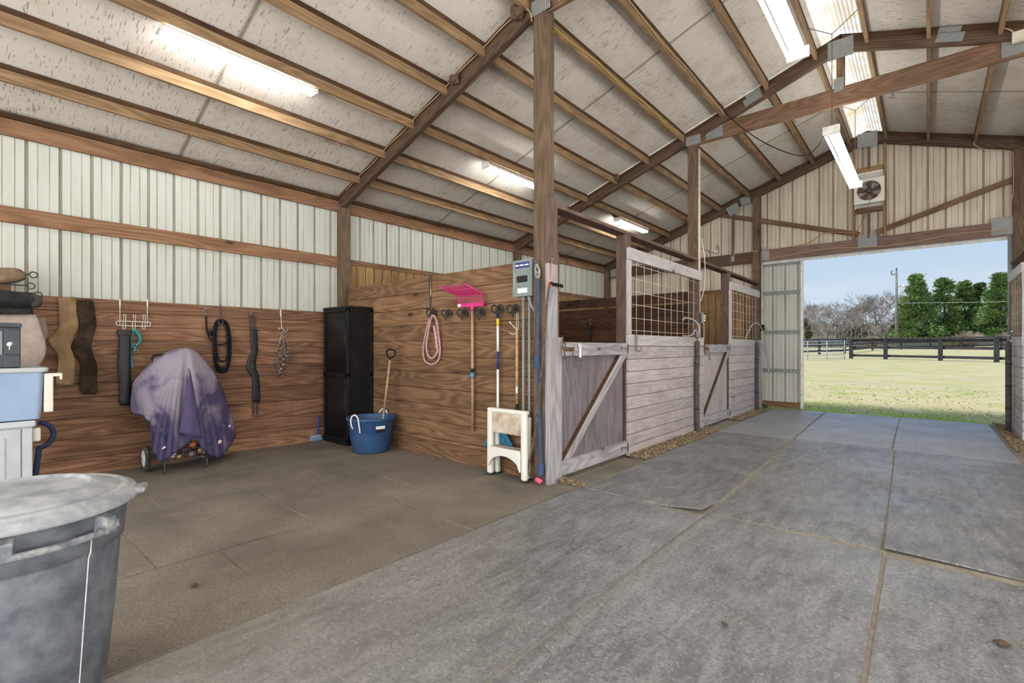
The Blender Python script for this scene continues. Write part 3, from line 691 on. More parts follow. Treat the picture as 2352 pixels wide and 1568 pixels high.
M['stool'] = m_mottle('white_stool_plastic', (.70, .69, .63), (.62, .59, .50), 5, .45, lo=.5, hi=.8)
M['stool_dirty'] = m_mottle('muddy_white_plastic', (.60, .55, .45), (.36, .26, .16), 9, .6, lo=.35, hi=.65)
M['panel_grey'] = m_mottle('grey_panel_enamel', (.20, .235, .225), (.16, .19, .18), 5, .45)
M['conduit'] = m_mottle('grey_pvc_conduit', (.25, .27, .265), (.19, .205, .2), 6, .5)
M['label_blue'] = mat('blue_label', (.03, .045, .17), .5)
M['paper'] = mat('white_label', (.75, .74, .70), .6)
M['can_grey'] = m_mottle('dusty_grey_bin_plastic', (.075, .085, .105), (.20, .215, .24), 11, .5, lo=.35, hi=.75, spec=.4, detail=12)
M['can_lid'] = m_mottle('dusty_bin_lid', (.20, .225, .255), (.42, .43, .435), 12, .6, lo=.3, hi=.6, detail=8)
M['can_handle'] = m_mottle('dusty_bin_handle', (.13, .145, .17), (.45, .46, .46), 26, .6, lo=.4, hi=.75)
M['dust_white'] = m_mottle('white_dust', (.75, .75, .74), (.45, .45, .46), 30, .8)
M['tote_blue'] = m_mottle('pale_blue_tote', (.24, .33, .50), (.32, .41, .56), 3, .4)
M['tote_rim'] = m_mottle('faded_tote_rim', (.42, .45, .50), (.55, .53, .50), 6, .5)
M['cab_pale'] = m_mottle('pale_grey_cabinet', (.50, .53, .56), (.42, .44, .47), 5, .5)
M['drawer_dark'] = m_mottle('slate_plastic', (.045, .055, .068), (.07, .08, .095), 5, .5)
M['cream'] = mat('cream_plastic', (.70, .68, .60), .45)
M['navy_trim'] = mat('navy_binding', (.03, .045, .11), .8)
M['rubber_tyre'] = m_mottle('dusty_tyre', (.03, .03, .03), (.12, .11, .10), 12, .85)
def m_blanket():
    m = mat('faded_purple_blanket', (.12, .10, .2), .95, spec=.1); t = NT(m)
    c = t.coords(rand=False); mm = t.n('Mapping'); mm.inputs['Scale'].default_value = (1, 3.2, 1.7); mm.inputs['Rotation'].default_value = (.5, 0, 0); t.l(c, mm.inputs[0])
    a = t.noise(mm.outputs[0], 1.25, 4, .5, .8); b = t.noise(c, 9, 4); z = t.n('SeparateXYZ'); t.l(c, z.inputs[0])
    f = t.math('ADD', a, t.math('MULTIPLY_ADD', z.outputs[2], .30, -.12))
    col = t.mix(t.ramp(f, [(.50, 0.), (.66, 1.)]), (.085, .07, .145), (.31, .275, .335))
    col = t.mix(t.math('MULTIPLY', t.ramp(b, [(.5, 0.), (.75, 1.)]), .3), col, (.20, .13, .22))
    t.col(col); t.bump(t.noise(c, 8, 4), .5, .02); return m
M['blanket'] = m_blanket()

XL_ = -6.21
def strip(rows, X, th, name, mt, parent=None, k=4, m=14, ex=.55, plane='X', label=None):
    """soft padded shape: rows of (uL, vL, uR, vR) photo points laid on a wall plane, rounded cross-section of thickness th"""
    fn = (lambda u, v: PX(u, v, X)) if plane == 'X' else (lambda u, v: PY(u, v, X))
    nrm = V((1, 0, 0)) if plane == 'X' else V((0, -1, 0))
    Ls = spline([fn(r[0], r[1]) for r in rows], k); Rs = spline([fn(r[2], r[3]) for r in rows], k); P = []; n = len(Ls)
    for i, (a, b) in enumerate(zip(Ls, Rs)):
        e_ = min(i, n - 1 - i) / (n - 1); f = min(1, (e_ * 14 + .25)) ** .5
        row = []
        for j in range(m + 1):
            q = 2 * math.pi * j / m; cx, sy = math.cos(q), math.sin(q)
            cx = math.copysign(abs(cx) ** ex, cx); sy = math.copysign(abs(sy) ** ex, sy)
            row.append((a + b) / 2 + (b - a) / 2 * cx + nrm * (th / 2 + .002 + th / 2 * sy * f))
        P.append(row)
    q = MB().grid(P); q.f += [tuple(range(m))[::-1], tuple(range((n - 1) * (m + 1), (n - 1) * (m + 1) + m))]; q.sm += [True, True]
    return q.build(name, mt, parent, label=label)
def zc(pts, ox, oy, sc): return [(ox + x / sc, oy + y / sc) for x, y in pts]
def zr(rows, ox=0, oy=560, sc=3.92): return [(ox + a / sc, oy + b / sc, ox + c / sc, oy + d / sc) for a, b, c, d in rows]
def rope(mb, path, r, tw=26, n=5, k=3):
    """k twisted strands along a path"""
    path = [V(p) for p in path]; L_ = [0]
    for a, b in zip(path[:-1], path[1:]): L_.append(L_[-1] + (b - a).length)
    step = r * 1.6; cnt = max(4, int(L_[-1] / step)); pts = []; j = 0
    for i in range(cnt + 1):
        d = L_[-1] * i / cnt
        while j < len(path) - 2 and L_[j + 1] < d: j += 1
        f = (d - L_[j]) / max(1e-6, L_[j + 1] - L_[j]); pts.append((path[j].lerp(path[j + 1], min(1, f)), (path[j + 1] - path[j]).normalized(), d))
    for s_ in range(k):
        out = []
        for p, T, d in pts:
            u = T.orthogonal().normalized() if abs(T.z) < .9 else (V((1, 0, 0)) - T * T.x).normalized(); w_ = T.cross(u); q = d / r * .75 + s_ * 2 * math.pi / k
            out.append(p + (u * math.cos(q) + w_ * math.sin(q)) * r * .52)
        mb.tube(out, r * .56, n)
    return mb

# ================================================================== TACK ON THE LEFT WALL
o = strip(zr([(512, 486, 660, 478), (520, 520, 688, 515), (525, 600, 688, 620), (530, 700, 704, 700), (520, 760, 700, 762), (470, 815, 668, 825), (432, 868, 645, 890), (462, 925, 640, 930), (508, 985, 655, 985), (520, 1060, 672, 1050), (512, 1140, 671, 1150), (500, 1235, 668, 1235), (515, 1268, 655, 1272)]),
          XL_, .045, 'girth_cover', 'fleece_tan'); tag(o, 'tan sheepskin girth cover hanging on the board wall', 'girth cover')
o = strip(zr([(690, 508, 815, 503), (673, 535, 838, 530), (680, 620, 850, 610), (706, 700, 862, 690), (712, 750, 862, 745), (696, 830, 838, 825), (655, 885, 822, 880), (619, 935, 820, 925), (655, 975, 826, 965), (700, 1040, 840, 1015), (724, 1100, 868, 1080), (722, 1170, 872, 1150), (712, 1240, 870, 1210), (714, 1315, 876, 1310), (735, 1352, 862, 1352)]),
          XL_, .045, 'girth_cover', 'fleece_dark'); tag(o, 'dark brown sheepskin girth cover beside the tan one', 'girth cover')
t = thing('leather_girth_cover', 'long black leather sleeve hanging from the wire rack', 'girth cover', PX(284, 930, XL_))
strip(zr([(1048, 772, 1180, 776), (1044, 800, 1184, 805), (1062, 835, 1175, 845), (1062, 960, 1176, 965), (1052, 1100, 1170, 1105), (1064, 1200, 1174, 1200), (1070, 1370, 1173, 1375), (1058, 1400, 1177, 1405), (1078, 1452, 1166, 1456)]), XL_, .05, 'sleeve', 'leather', t)
strip(zr([(1050, 770, 1182, 776), (1046, 795, 1184, 800), (1058, 826, 1178, 834)]), XL_ , .058, 'top_band', 'black_rubber', t)
def wx(u, v, d=.01): return PX(u, v, XL_ + d)
def cz(x, y, d=.01): return wx(x / 3.92, 560 + y / 3.92, d)
r_ = thing('wire_hook_rack', 'pale wire over-the-board rack with three hooks', 'rack', cz(1200, 740))
w1 = MB()
for x in (1080, 1327):
    w1.tube([cz(x, 498, -.03), cz(x, 498, .006), cz(x, 560), cz(x, 735)], .004, 6); w1.box(*sum(([cz(x, 500).x - .004, cz(x, 500).x + .002], [cz(x - 6, 0).y, cz(x + 6, 0).y], [cz(x, 560).z, cz(x, 500).z]), []))
w1.tube(spline([cz(1075, 695), cz(1325, 705), cz(1353, 722), cz(1325, 742), cz(1075, 732), cz(1050, 714)], 5, closed=True), .004, 6, closed=True); rf_ = w1.build('rack_frame', 'cream', r_)
for x in (1120, 1208, 1297):
    h = MB().tube([cz(x - 14, 700), cz(x - 14, 762), cz(x, 770, .03), cz(x + 10, 762), cz(x + 10, 700, .012), cz(x + 14, 640, .06), cz(x - 4, 636, .06), cz(x - 6, 690, .03)], .0035, 6); h.build('hook', 'cream', rf_)
def ribbon(mb, pts, w_, th=.004, up=(1, 0, 0)):
    for a, b in zip(pts[:-1], pts[1:]):
        if (V(b) - V(a)).length > 1e-4: mb.bar(a, V(b) + (V(b) - V(a)).normalized() * .002, w_, th, up)
    return mb
t = thing('halter_strap', 'turquoise webbing strap looped over the middle rack hook', 'strap', cz(1215, 900))
ribbon(MB(), spline([cz(1205, 772, .03), cz(1180, 830, .02), cz(1178, 890, .02), cz(1205, 920, .02), cz(1250, 890, .02), cz(1262, 850, .02), cz(1240, 800, .02), cz(1210, 772, .03)], 4), .024).build('loop', 'teal', t)
ribbon(MB(), spline([cz(1180, 890, .018), cz(1180, 980, .016), cz(1190, 1115, .014)], 4), .016).build('tail', 'teal', t)
ribbon(MB(), [cz(1215, 915, .02), cz(1215, 965, .02)], .02).build('short_end', 'teal', t)
MB().tube(arc(cz(1215, 912, .03), (0, 1, 0), (0, 0, 1), .016, 0, 360, 12)[:-1], .003, 6, closed=True).tube(arc(cz(1222, 965, .03), (0, 1, 0), (0, 0, 1), .018, 0, 360, 12)[:-1], .003, 6, closed=True).build('metal_rings', 'steel', t)
# black lunge rope
t = thing('lunge_rope', 'coiled black rope hanging by a purple cord', 'rope', cz(1990, 900))
mb = MB()
def sup(q, p=.62): return math.copysign(abs(q) ** p, q)
for i, (dx, hw, top, bot) in enumerate(((0, 72, 680, 1160), (6, 60, 695, 1140), (-6, 66, 690, 1150), (2, 52, 705, 1060), (10, 74, 685, 1120))):
    rope(mb, [cz(1988 + dx + (1 - .22 * (1 - math.cos(q * .1963)) * 0) * hw * sup(math.sin(q * .1963)) + (14 * (1 - math.cos(q * .1963)) / 2), (top + bot) / 2 - (bot - top) / 2 * sup(math.cos(q * .1963), .85), .016 + .011 * i) for q in range(33)], .0105)
rope(mb, spline([cz(1855, 655), cz(1862, 760, .02), cz(1890, 850, .03), cz(1960, 908, .07), cz(2030, 895, .07), cz(2068, 840, .06)], 5), .009)
mb.build('rope_coil', 'black_rope', t)
MB().tube([cz(1978, 552, -.01), cz(1980, 700, .04)], .004, 6).tube([cz(1996, 552, -.01), cz(1995, 700, .04)], .004, 6).tube(spline([cz(1962, 690, .06), cz(1978, 722, .075), cz(2000, 722, .075), cz(2010, 690, .06)], 4), .006, 6).build('hanging_cord', 'purple_cord', t)
MB().tube(arc(cz(1857, 592, .012), (0, 1, 0), (0, 0, 1), .016, 0, 360, 12)[:-1], .0035, 6, closed=True).tube([cz(1853, 610, .012), cz(1853, 655, .012)], .006, 6).build('snap', 'steel', t)
MB().lathe([(.0, -.03), (.02, -.02), (.02, .03), (0, .035)], cz(1895, 805, .03), 10).build('rope_knot', 'black_rope', t)
# leather girth
t = thing('leather_girth', 'long shaped black leather girth with buckles at both ends', 'girth', cz(2270, 1000))
strip(zr([(2248, 768, 2308, 764), (2250, 800, 2310, 800), (2250, 900, 2316, 905), (2262, 960, 2318, 962), (2240, 1010, 2308, 1010), (2214, 1080, 2300, 1072), (2218, 1130, 2302, 1122), (2255, 1185, 2318, 1165), (2266, 1240, 2330, 1215), (2266, 1320, 2336, 1310), (2266, 1420, 2338, 1425)]), XL_, .022, 'girth_body', 'leather', t)
for x in (2255, 2290):
    sA = ribbon(MB(), [cz(x, 640, .012), cz(x + 2, 775, .012)], .028, .005).build('billet_strap', 'brown_leather', t)
    sB = ribbon(MB(), [cz(x + 26, 1420, .012), cz(x + 26, 1530, .012)], .024, .005).build('billet_strap', 'brown_leather', t)
    for (yy, xx, sp_) in ((622, x, sA), (1548, x + 26, sB)):
        c = cz(xx, yy, .014); h = MB()
        for dz in (-.016, 0, .016): h.tube([c + V((0, -.014, dz)), c + V((0, .014, dz))], .0022, 5)
        for dy in (-.014, 0, .014): h.tube([c + V((0, dy, -.016)), c + V((0, dy, .016))], .0022, 5)
        h.build('roller_buckle', 'steel', sp_)
MB().tube(arc(cz(2266, 1100, .026), (0, 1, 0), (0, 0, 1), .012, -100, 110, 10), .0025, 5).build('dee_ring', 'steel', t)
# bits
t = thing('wire_hook', 'thin wire over-the-board hook carrying the chrome bits', 'hook', wx(646, 755))
MB().tube([wx(644.5, 709, -.03), wx(644.5, 709, .006), wx(645, 720), wx(647, 752), wx(655, 763, .03), wx(661, 757, .05)], .004, 6).tube([wx(647, 752), wx(641, 757, .02), wx(640, 752, .035)], .004, 6).build('hook_wire', 'cream', t)
MB().box(*[c for a, b in zip(wx(643.2, 726, .003), wx(646.2, 712, .014)) for c in (a, b)]).build('top_tab', 'cream', t)
def bit(cx, cy, s_, seed):
    rr = random.Random(seed); c = wx(cx, cy, .035 + .012 * rr.random()); T = thing('bridle_bit', 'chrome bridle bit in the jingling cluster below the wire hook', 'bit', c, 'chrome bits hanging from one hook')
    q = rr.uniform(-.9, .9); d = V((.25, math.sin(q), math.cos(q))).normalized(); n_ = d.cross(V((1, 0, 0))).normalized()
    MB().tube([c - d * s_, c + n_ * .006, c + d * s_], [.005, .0035, .005], 6).build('mouthpiece', 'steel', T)
    for sg in (-1, 1):
        e_ = c + d * s_ * sg; MB().tube(arc(e_, V((0, 1, 0)), V((.3, 0, 1)).normalized(), .022 + .012 * rr.random(), 0, 360, 16)[:-1], .0035, 6, closed=True).build('cheek_ring', 'steel', T)
for i, (x, y) in enumerate(((648, 778), (655, 790), (643, 800), (652, 812), (660, 822), (640, 828), (650, 842), (644, 852))): bit(x, y, .05, i + 3)
for (pp, lb) in ((((651, 762), (643, 780), (638, 800), (636, 825), (640, 850), (648, 856)), 'bright steel curb chain on the left of the bit cluster'), (((653, 762), (660, 785), (663, 815), (658, 850)), 'bright steel curb chain on the right of the bit cluster')):
    pts = spline([wx(x, y, .05) for x, y in pp], 7); m = MB()
    for i in range(0, len(pts) - 1):
        a, b = pts[i], pts[i + 1]; d = (b - a).normalized(); s_ = V((1, 0, 0)) if i % 2 else d.cross(V((1, 0, 0))).normalized(); c = (a + b) / 2; l = (b - a).length * .72
        m.tube([c + d * l * math.cos(q * .785) + s_ * .008 * math.sin(q * .785) for q in range(8)], .002, 5, closed=True)
    tag(m.build('curb_chain', 'steel'), lb, 'chain')

# ---- pads on the blanket bars at the left edge
t = thing('blanket_rack', 'black iron swing bars at the left edge holding pads and a roll', 'rack', (-6.0, 0, 1.4))
for k, (v, ue, X) in enumerate(((629, 66, -5.98), (654.5, 60, -6.05), (675, 76, -5.90))):
    e_ = PX(ue, v + 1.2, X); a = V((X, -.35, e_.z + .004)); m = MB()
    m.tube([a, e_] + arc(e_ + V((0, .03, .0)), (0, 1, 0), (0, 0, 1), .026, 195, -150, 10), .006, 6); m.build('bar', 'dark_steel', t)
    MB().box(-6.205, -6.19, -.39, -.31, a.z - .04, a.z + .04).tube([V((-6.2, -.35, a.z)), a], .008, 6).build('bracket', 'dark_steel', t)
MB().box(-6.205, -6.17, -.1, PX(25, 650, -6.17).y, 1.69, 1.86).build('mounting_block', 'part_wood', t, grain=V((0, 1, 0)))
def drape(name, X, z, y0, y1, r, mt, lb, cat, ends=.02, par=None):
    m = MB(); prof = []
    m.lathe([(0, 0), (r * .8, 0), (r, ends), (r * .93, (y1 - y0) * .3), (r * 1.03, (y1 - y0) * .6), (r * .97, (y1 - y0) - ends), (r * .75, y1 - y0), (0, y1 - y0)], (X, y0, z), 18, (0, 1, 0))
    o = m.build(name, mt, par); return tag(o, lb, cat) if lb else o
e1 = PX(58, 640, -5.98); strip([(-90, 616, -90, 652), (-40, 616, -40, 653), (0, 617, 0, 653), (30, 618, 26, 652), (45, 622, 40, 650), (58, 632, 57, 643)], -6.06, .15, 'saddle_pad', 'canvas').name
tag(bpy.data.objects['saddle_pad'], 'brown canvas pad folded over the top bar at the left edge', 'saddle pad')
t = thing('rolled_blanket', 'black rolled blanket on the lower bar at the left edge', 'blanket', (-5.9, 0, 1.6))
e2 = PX(84, 690, -5.86); drape('roll', -5.86, e2.z, -.4, e2.y, .068, 'black_cloth', None, None, par=t)
strip([(66, 678, 69, 704), (76, 676, 78, 707), (88, 680, 88, 706), (96, 688, 96, 697)], -5.90, .10, 'end_flap', 'suede', t).data.materials[0] = m_mottle('dark_olive_cloth', (.03, .035, .025), (.06, .065, .05), 9, .9)
strip([(-90, 704, -90, 722), (0, 706, 0, 722), (50, 706, 50, 722), (74, 708, 76, 722)], -5.95, .05, 'lower_fold', 'black_cloth', t)
o = strip([(-70, 722, 80, 722), (-70, 735, 88, 735), (-70, 755, 94, 755), (-70, 775, 101, 775), (-70, 800, 105, 800), (-70, 818, 102, 818), (-70, 835, 92, 835), (-60, 850, 78, 850)], -6.06, .07, 'fleece_saddle_pad', 'fleece_white', m=20, ex=.35)
tag(o, 'pale fleecy saddle pad hanging behind the blue tote', 'saddle pad')
o = strip([(70, 730, 103, 729), (70, 745, 106, 745), (70, 765, 109, 765), (70, 780, 104, 782), (70, 795, 92, 795)], -6.15, .03, 'suede_pad', 'suede'); tag(o, 'thin grey-brown suede pad peeking out behind the fleecy pad', 'saddle pad')

# ---- stacked plastic at the left edge
def tapered(mb, x0, x1, y0, y1, z0, z1, tp=.02, r=.03):
    def ring(z, k):
        out = []; 
        for cx, cy, a in ((x1 - k - r, y1 - k - r, 0), (x0 + k + r, y1 - k - r, 90), (x0 + k + r, y0 + k + r, 180), (x1 - k - r, y0 + k + r, 270)):
            for q in range(5): out.append(V((cx + r * math.cos(R(a + q * 22.5)), cy + r * math.sin(R(a + q * 22.5)), z)))
        return out
    A, B = ring(z0, tp), ring(z1, 0); n = len(A)
    return mb.add(A + B, [tuple(range(n))[::-1], tuple(range(n, 2 * n))] + [(i, (i + 1) % n, n + (i + 1) % n, n + i) for i in range(n)], False)
XT = -4.9
a1 = PX(104, 858, XT); a2 = PX(102, 959, XT); a0 = PX(117, 849, XT); ty = a1.y - .005
t = thing('storage_tote', 'pale blue plastic tote on top of the grey cabinet at the left edge', 'tote', (-5.15, -.1, .722))
tb_ = tapered(MB(), -5.40, XT, -.5, ty, .728, 1.075, .015).build('tote_body', 'tote_blue', t, bevel=.004)
tapered(MB(), -5.43, XT + .025, -.53, a0.y - .01, 1.072, 1.103, .004).build('tote_rim', 'tote_rim', t, bevel=.006)
hb = MB().box(XT - .07, XT - .01, ty, ty + .05, .775, 1.06); hb.box(XT - .07, XT - .01, ty + .045, ty + .10, 1.035, 1.06); hb.box(XT - .07, XT - .01, ty + .085, ty + .10, 1.01, 1.045); hb.build('clip_handle', 'cream', tb_, bevel=.006)
t = thing('drawer_tower', 'slate grey plastic drawer unit standing on the blue tote', 'drawers', (-5.2, -.1, 1.104))
b1 = PX(48, 742, -4.96); MB().box(-5.36, -4.97, -.5, b1.y, 1.105, b1.z - .03).build('drawer_body', 'drawer_dark', t, bevel=.008)
MB().box(-5.37, -4.955, -.5, b1.y + .004, b1.z - .032, b1.z).build('drawer_top', 'drawer_dark', t, bevel=.006)
yb = PX(9, 742, -4.96).y; MB().box(-4.972, -4.955, yb, b1.y - .003, 1.20, b1.z - .045).box(-4.972, -4.955, yb, b1.y - .003, 1.108, 1.19).build('corner_panel', 'drawer_dark', t, bevel=.004)
MB().box(-4.975, -4.962, -.4, yb - .008, 1.20, b1.z - .06).build('drawer_front', 'conduit', t)
MB().lathe([(0, 0), (.016, .001), (0, .002)], PX(23, 790, -4.954), 12, (1, 0, 0), sx=1.2).tube([PX(23, 792, -4.953), PX(21, 803, -4.953)], .003, 5).build('paint_drip', 'paper', t)
t = thing('plastic_cabinet', 'pale grey plastic cabinet with door under the blue tote', 'cabinet', (-5.1, -.1, 0))
c1 = PX(80, 985, -4.92).y; cbb = MB().box(-5.38, -4.93, -.45, c1 - .01, .02, .69).build('cabinet_body', 'cab_pale', t, bevel=.008)
MB().box(-5.40, -4.905, -.47, c1 + .006, .675, .721).build('cabinet_top', 'cab_pale', t, bevel=.01)
s1 = PX(51, 1000, -4.92).y; cdr = MB().box(-4.93, -4.917, -.40, s1 - .006, .04, .668).build('cabinet_door', 'cab_pale', t, bevel=.005); MB().box(-4.918, -4.912, -.36, PX(12, 1020, -4.92).y, .09, .61).build('door_panel', 'cab_pale', cdr, bevel=.005)
MB().box(-4.93, -4.920, s1, c1 - .012, .04, .668).build('corner_stile', 'cab_pale', t, bevel=.004)
MB().box(-5.02, -4.95, c1 - .012, c1 + .035, .56, .66).build('side_bracket', 'cream', t, bevel=.01)
o = MB().tube(arc((-5.14, c1 + .02, .58), (0, 1, 0), (0, 0, 1), .10, -80, 80, 14), .018, 8).build('hose_bend', 'navy_trim'); tag(o, 'dark blue bent hose poking out behind the grey cabinet', 'hose')
MB().tube([V((-5.14, c1 + .04, .49)), V((-5.16, c1 + .02, .25)), V((-5.2, c1 + .02, .015))], .018, 8).build('hose_end', 'navy_trim', o)

# ---- trash can
CX, CY = -2.378, .137
t = thing('trash_can', 'large dusty grey lidded trash can in the lower left corner', 'trash can', (CX, CY, 0))
r0 = lambda z: .235 + .060 * z / .71
MB().lathe([(0, .012), (r0(0) - .02, .012), (r0(0), .03), (r0(.3), .3), (r0(.50), .545), (r0(.5) - .003, .551), (r0(.56) + .004, .556), (r0(.6) + .006, .61), (.302, .70), (.302, .72), (.29, .72)], (CX, CY, 0), 64).build('can_body', 'can_grey', t); cbd = bpy.data.objects['can_body']
lid = MB().lathe([(.312, .692), (.326, .690), (.330, .694), (.331, .706), (.326, .711), (.325, .722), (.321, .727), (.306, .729), (.303, .736), (.299, .739), (.283, .740), (.278, .737), (.272, .7365), (.262, .744), (.255, .747), (.225, .758), (.195, .764), (.189, .763), (.185, .754), (.178, .752), (.12, .757), (.0, .761)], (CX, CY, 0), 72)
cld = lid.build('can_lid', 'can_lid', t)
A0 = math.atan2(-CY, -CX)      # towards the camera
def cp(deg, r, z): q = A0 + R(deg); return V((CX + r * math.cos(q), CY + r * math.sin(q), z))
hd = MB(); hl = [cp(a, .330 + .004 * math.cos(R(a * 3)), .628) for a in range(-14, 47, 4)]; hd.tube(hl, .012, 8)
hd.tube([cp(46, .292, .66), cp(46, .328, .645), cp(46, .330, .628)], .014, 8); hd.tube([cp(-14, .292, .66), cp(-14, .328, .645), cp(-14, .330, .628)], .014, 8)
for a in (38, -8):
    q0, q1 = cp(a, .31, 0), cp(a + 7, .31, 0); hd.prism([cp(a, .29, .60), cp(a, .345, .62), cp(a, .340, .672), cp(a, .29, .685)], q1 - q0)
hd.build('can_handle', 'can_handle', cbd, bevel=.003)
tb = MB(); q = 128
for a, rr in ((76, .30),):
    tb.obox(cp(a, .333, .714), (cp(a, 1, 0) - cp(a, 0, 0), V((0, 0, 1)).cross(cp(a, 1, 0) - cp(a, 0, 0)), (0, 0, 1)), (.05, .09, .024))
tb.build('lid_tab', 'can_handle', cld, bevel=.01)
MB().tube([cp(36.5, r0(z) + (.007 if z > .55 else .001), z) for z in (.61, .56, .54, .5, .4, .3, .2, .1, .03)], .0022, 6).build('mould_seam', 'dust_white', cbd)

# ---- black cabinet
t = thing('plastic_locker', 'tall black plastic locker in the back corner', 'cabinet', (-5.81, 3.4, 0))
x0, x1, y0, y1, zt = -6.13, -5.52, 3.215, 3.585, 1.78
MB().box(x0 + .01, x1 - .012, y0 + .02, y1, .03, zt - .03).build('locker_body', 'black_plastic', t, bevel=.006)
MB().box(x0 - .004, x1 + .004, y0 - .004, y1, zt - .034, zt).build('locker_top', 'black_plastic', t, bevel=.01)
MB().box(x0, x1, y0, y1, 0, .05).build('locker_base', 'black_plastic', t, bevel=.006)
fr = MB()
for z0_, z1_ in ((.05, .09), (.875, .925), (1.71, 1.746)): fr.box(x0 + .008, x1 - .004, y0 + .002, y0 + .022, z0_, z1_); fr.box(x1 - .014, x1 - .001, y0 + .01, y1 - .004, z0_, z1_)
for xx in (x0 + .008, x1 - .044): fr.box(xx, xx + .04, y0 + .002, y0 + .022, .05, 1.746)
for yy in (y0 + .004, y1 - .04): fr.box(x1 - .014, x1 - .001, yy, yy + .036, .05, 1.746)
fr.build('locker_frame', 'black_plastic', t, bevel=.004)
for z0_, z1_ in ((.10, .865), (.935, 1.70)):
    P = [[V((x0 + .055 + (x1 - x0 - .11) * i / 14, y0 + .020 - .022 * math.sin(math.pi * i / 14) ** .6, z)) for z in (z0_, z1_)] for i in range(15)]
    MB().grid(P).build('bowed_door_panel', 'black_plastic', t, solid=.004)
MB().box(x1 + .0, x1 + .006, y0 + .05, y0 + .075, .2, .205).build('catch', 'black_plastic', t)

# ---- blue scrub brush
t = thing('scrub_brush', 'small brush with pale blue bristles and blue handle leaning behind the locker', 'brush', (-6.15, 3.13, .01))
c = V((-6.165, 3.13, .012)); m = MB()
for i in range(140):
    a = random.uniform(-1, 1); b = random.uniform(-1, 1); m.tube([c + V((a * .025, b * .055, .055)), c + V((a * .036, b * .085, random.uniform(0, .012)))], .003, 4)
m.build('bristles', 'pale_bristle', t); MB().obox(c + V((0, 0, .062)), ((1, 0, 0), (0, 1, 0), (0, 0, 1)), (.055, .13, .024)).build('brush_block', 'pale_bristle', t, bevel=.006)
MB().tube([c + V((0, .03, .07)), c + V((-.02, .055, .32))], .011, 8).build('brush_handle', 'blue_plastic', t)

# ---- blue tub with shovel
TX, TY = -5.065, 3.262
t = thing('rope_handled_tub', 'round blue plastic tub with white rope handles', 'tub', (TX, TY, 0))
MB().lathe([(0, .012), (.195, .012), (.208, .022), (.236, .16), (.24, .165), (.262, .375), (.268, .380), (.285, .398), (.290, .412), (.284, .424), (.270, .420), (.262, .405), (.236, .18), (.205, .03), (0, .025)], (TX, TY, 0), 56).build('tub_body', 'tub_blue', t); tbo = bpy.context.scene.collection.objects[-1]
def tp(deg, r, z): q = math.atan2(-TY, -TX) + R(deg); return V((TX + r * math.cos(q), TY + r * math.sin(q), z))
for a in (-38, 150):
    m = MB(); rope(m, spline([tp(a - 11, .268, .31), tp(a - 11, .292, .36), tp(a - 9, .30, .44), tp(a, .295, .478), tp(a + 9, .30, .44), tp(a + 11, .292, .36), tp(a + 11, .268, .27)], 6), .009); m.build('rope_handle', 'paper', tbo)
q0 = tp(24, .256, .30); tn = (tp(34, .256, .3) - tp(14, .256, .3)).normalized(); rn = (tp(24, 1, 0) - tp(24, 0, 0))
MB().obox(q0 + rn * .004 + V((0, 0, .02)), (tn, rn, (0, 0, 1)), (.11, .003, .035)).build('label_top', 'paper', tbo); MB().obox(q0 + rn * .002 + V((0, 0, -.018)), (tn, rn, (0, 0, 1)), (.11, .003, .036)).build('label_bottom', 'black', tbo)
t = thing('d_handle_shovel', 'wooden D-handled shovel standing in the blue tub', 'shovel', (TX, TY, .03))
B_ = V((TX + .03, TY + .10, .03)); T_ = PY(896, 826, 3.44); d = (T_ - B_).normalized(); Ls = (T_ - B_).length
MB().tube([B_ + d * (Ls * .42), B_ + d * Ls], .015, 10).build('shaft', 'dowel', t)
MB().tube([B_ + d * .16, B_ + d * (Ls * .43)], .017, 10).build('socket', 'galv', t)
sd = d.cross(V((0, 1, 0))).normalized(); fw_ = V((.35, -.93, 0)); sd = d.cross(fw_).normalized()
MB().tube(spline([T_ - d * .03, T_ + d * .02, T_ + d * .05 + sd * .05, T_ + d * .11 + sd * .055, T_ + d * .125, T_ + d * .11 - sd * .055, T_ + d * .05 - sd * .05, T_ + d * .02], 5), .011, 8).build('d_grip', 'black_plastic', t)
P = [[B_ + d * (v_ * .18) + sd * (u_ * (.075 if v_ < .85 else .05)) + sd.cross(d) * (.018 * (u_ * u_ - 1)) for v_ in (0, .2, .45, .7, .9, 1.05)] for u_ in (-1, -.6, -.2, .2, .6, 1)]
MB().grid(P).build('blade', 'galv', t, solid=.003)

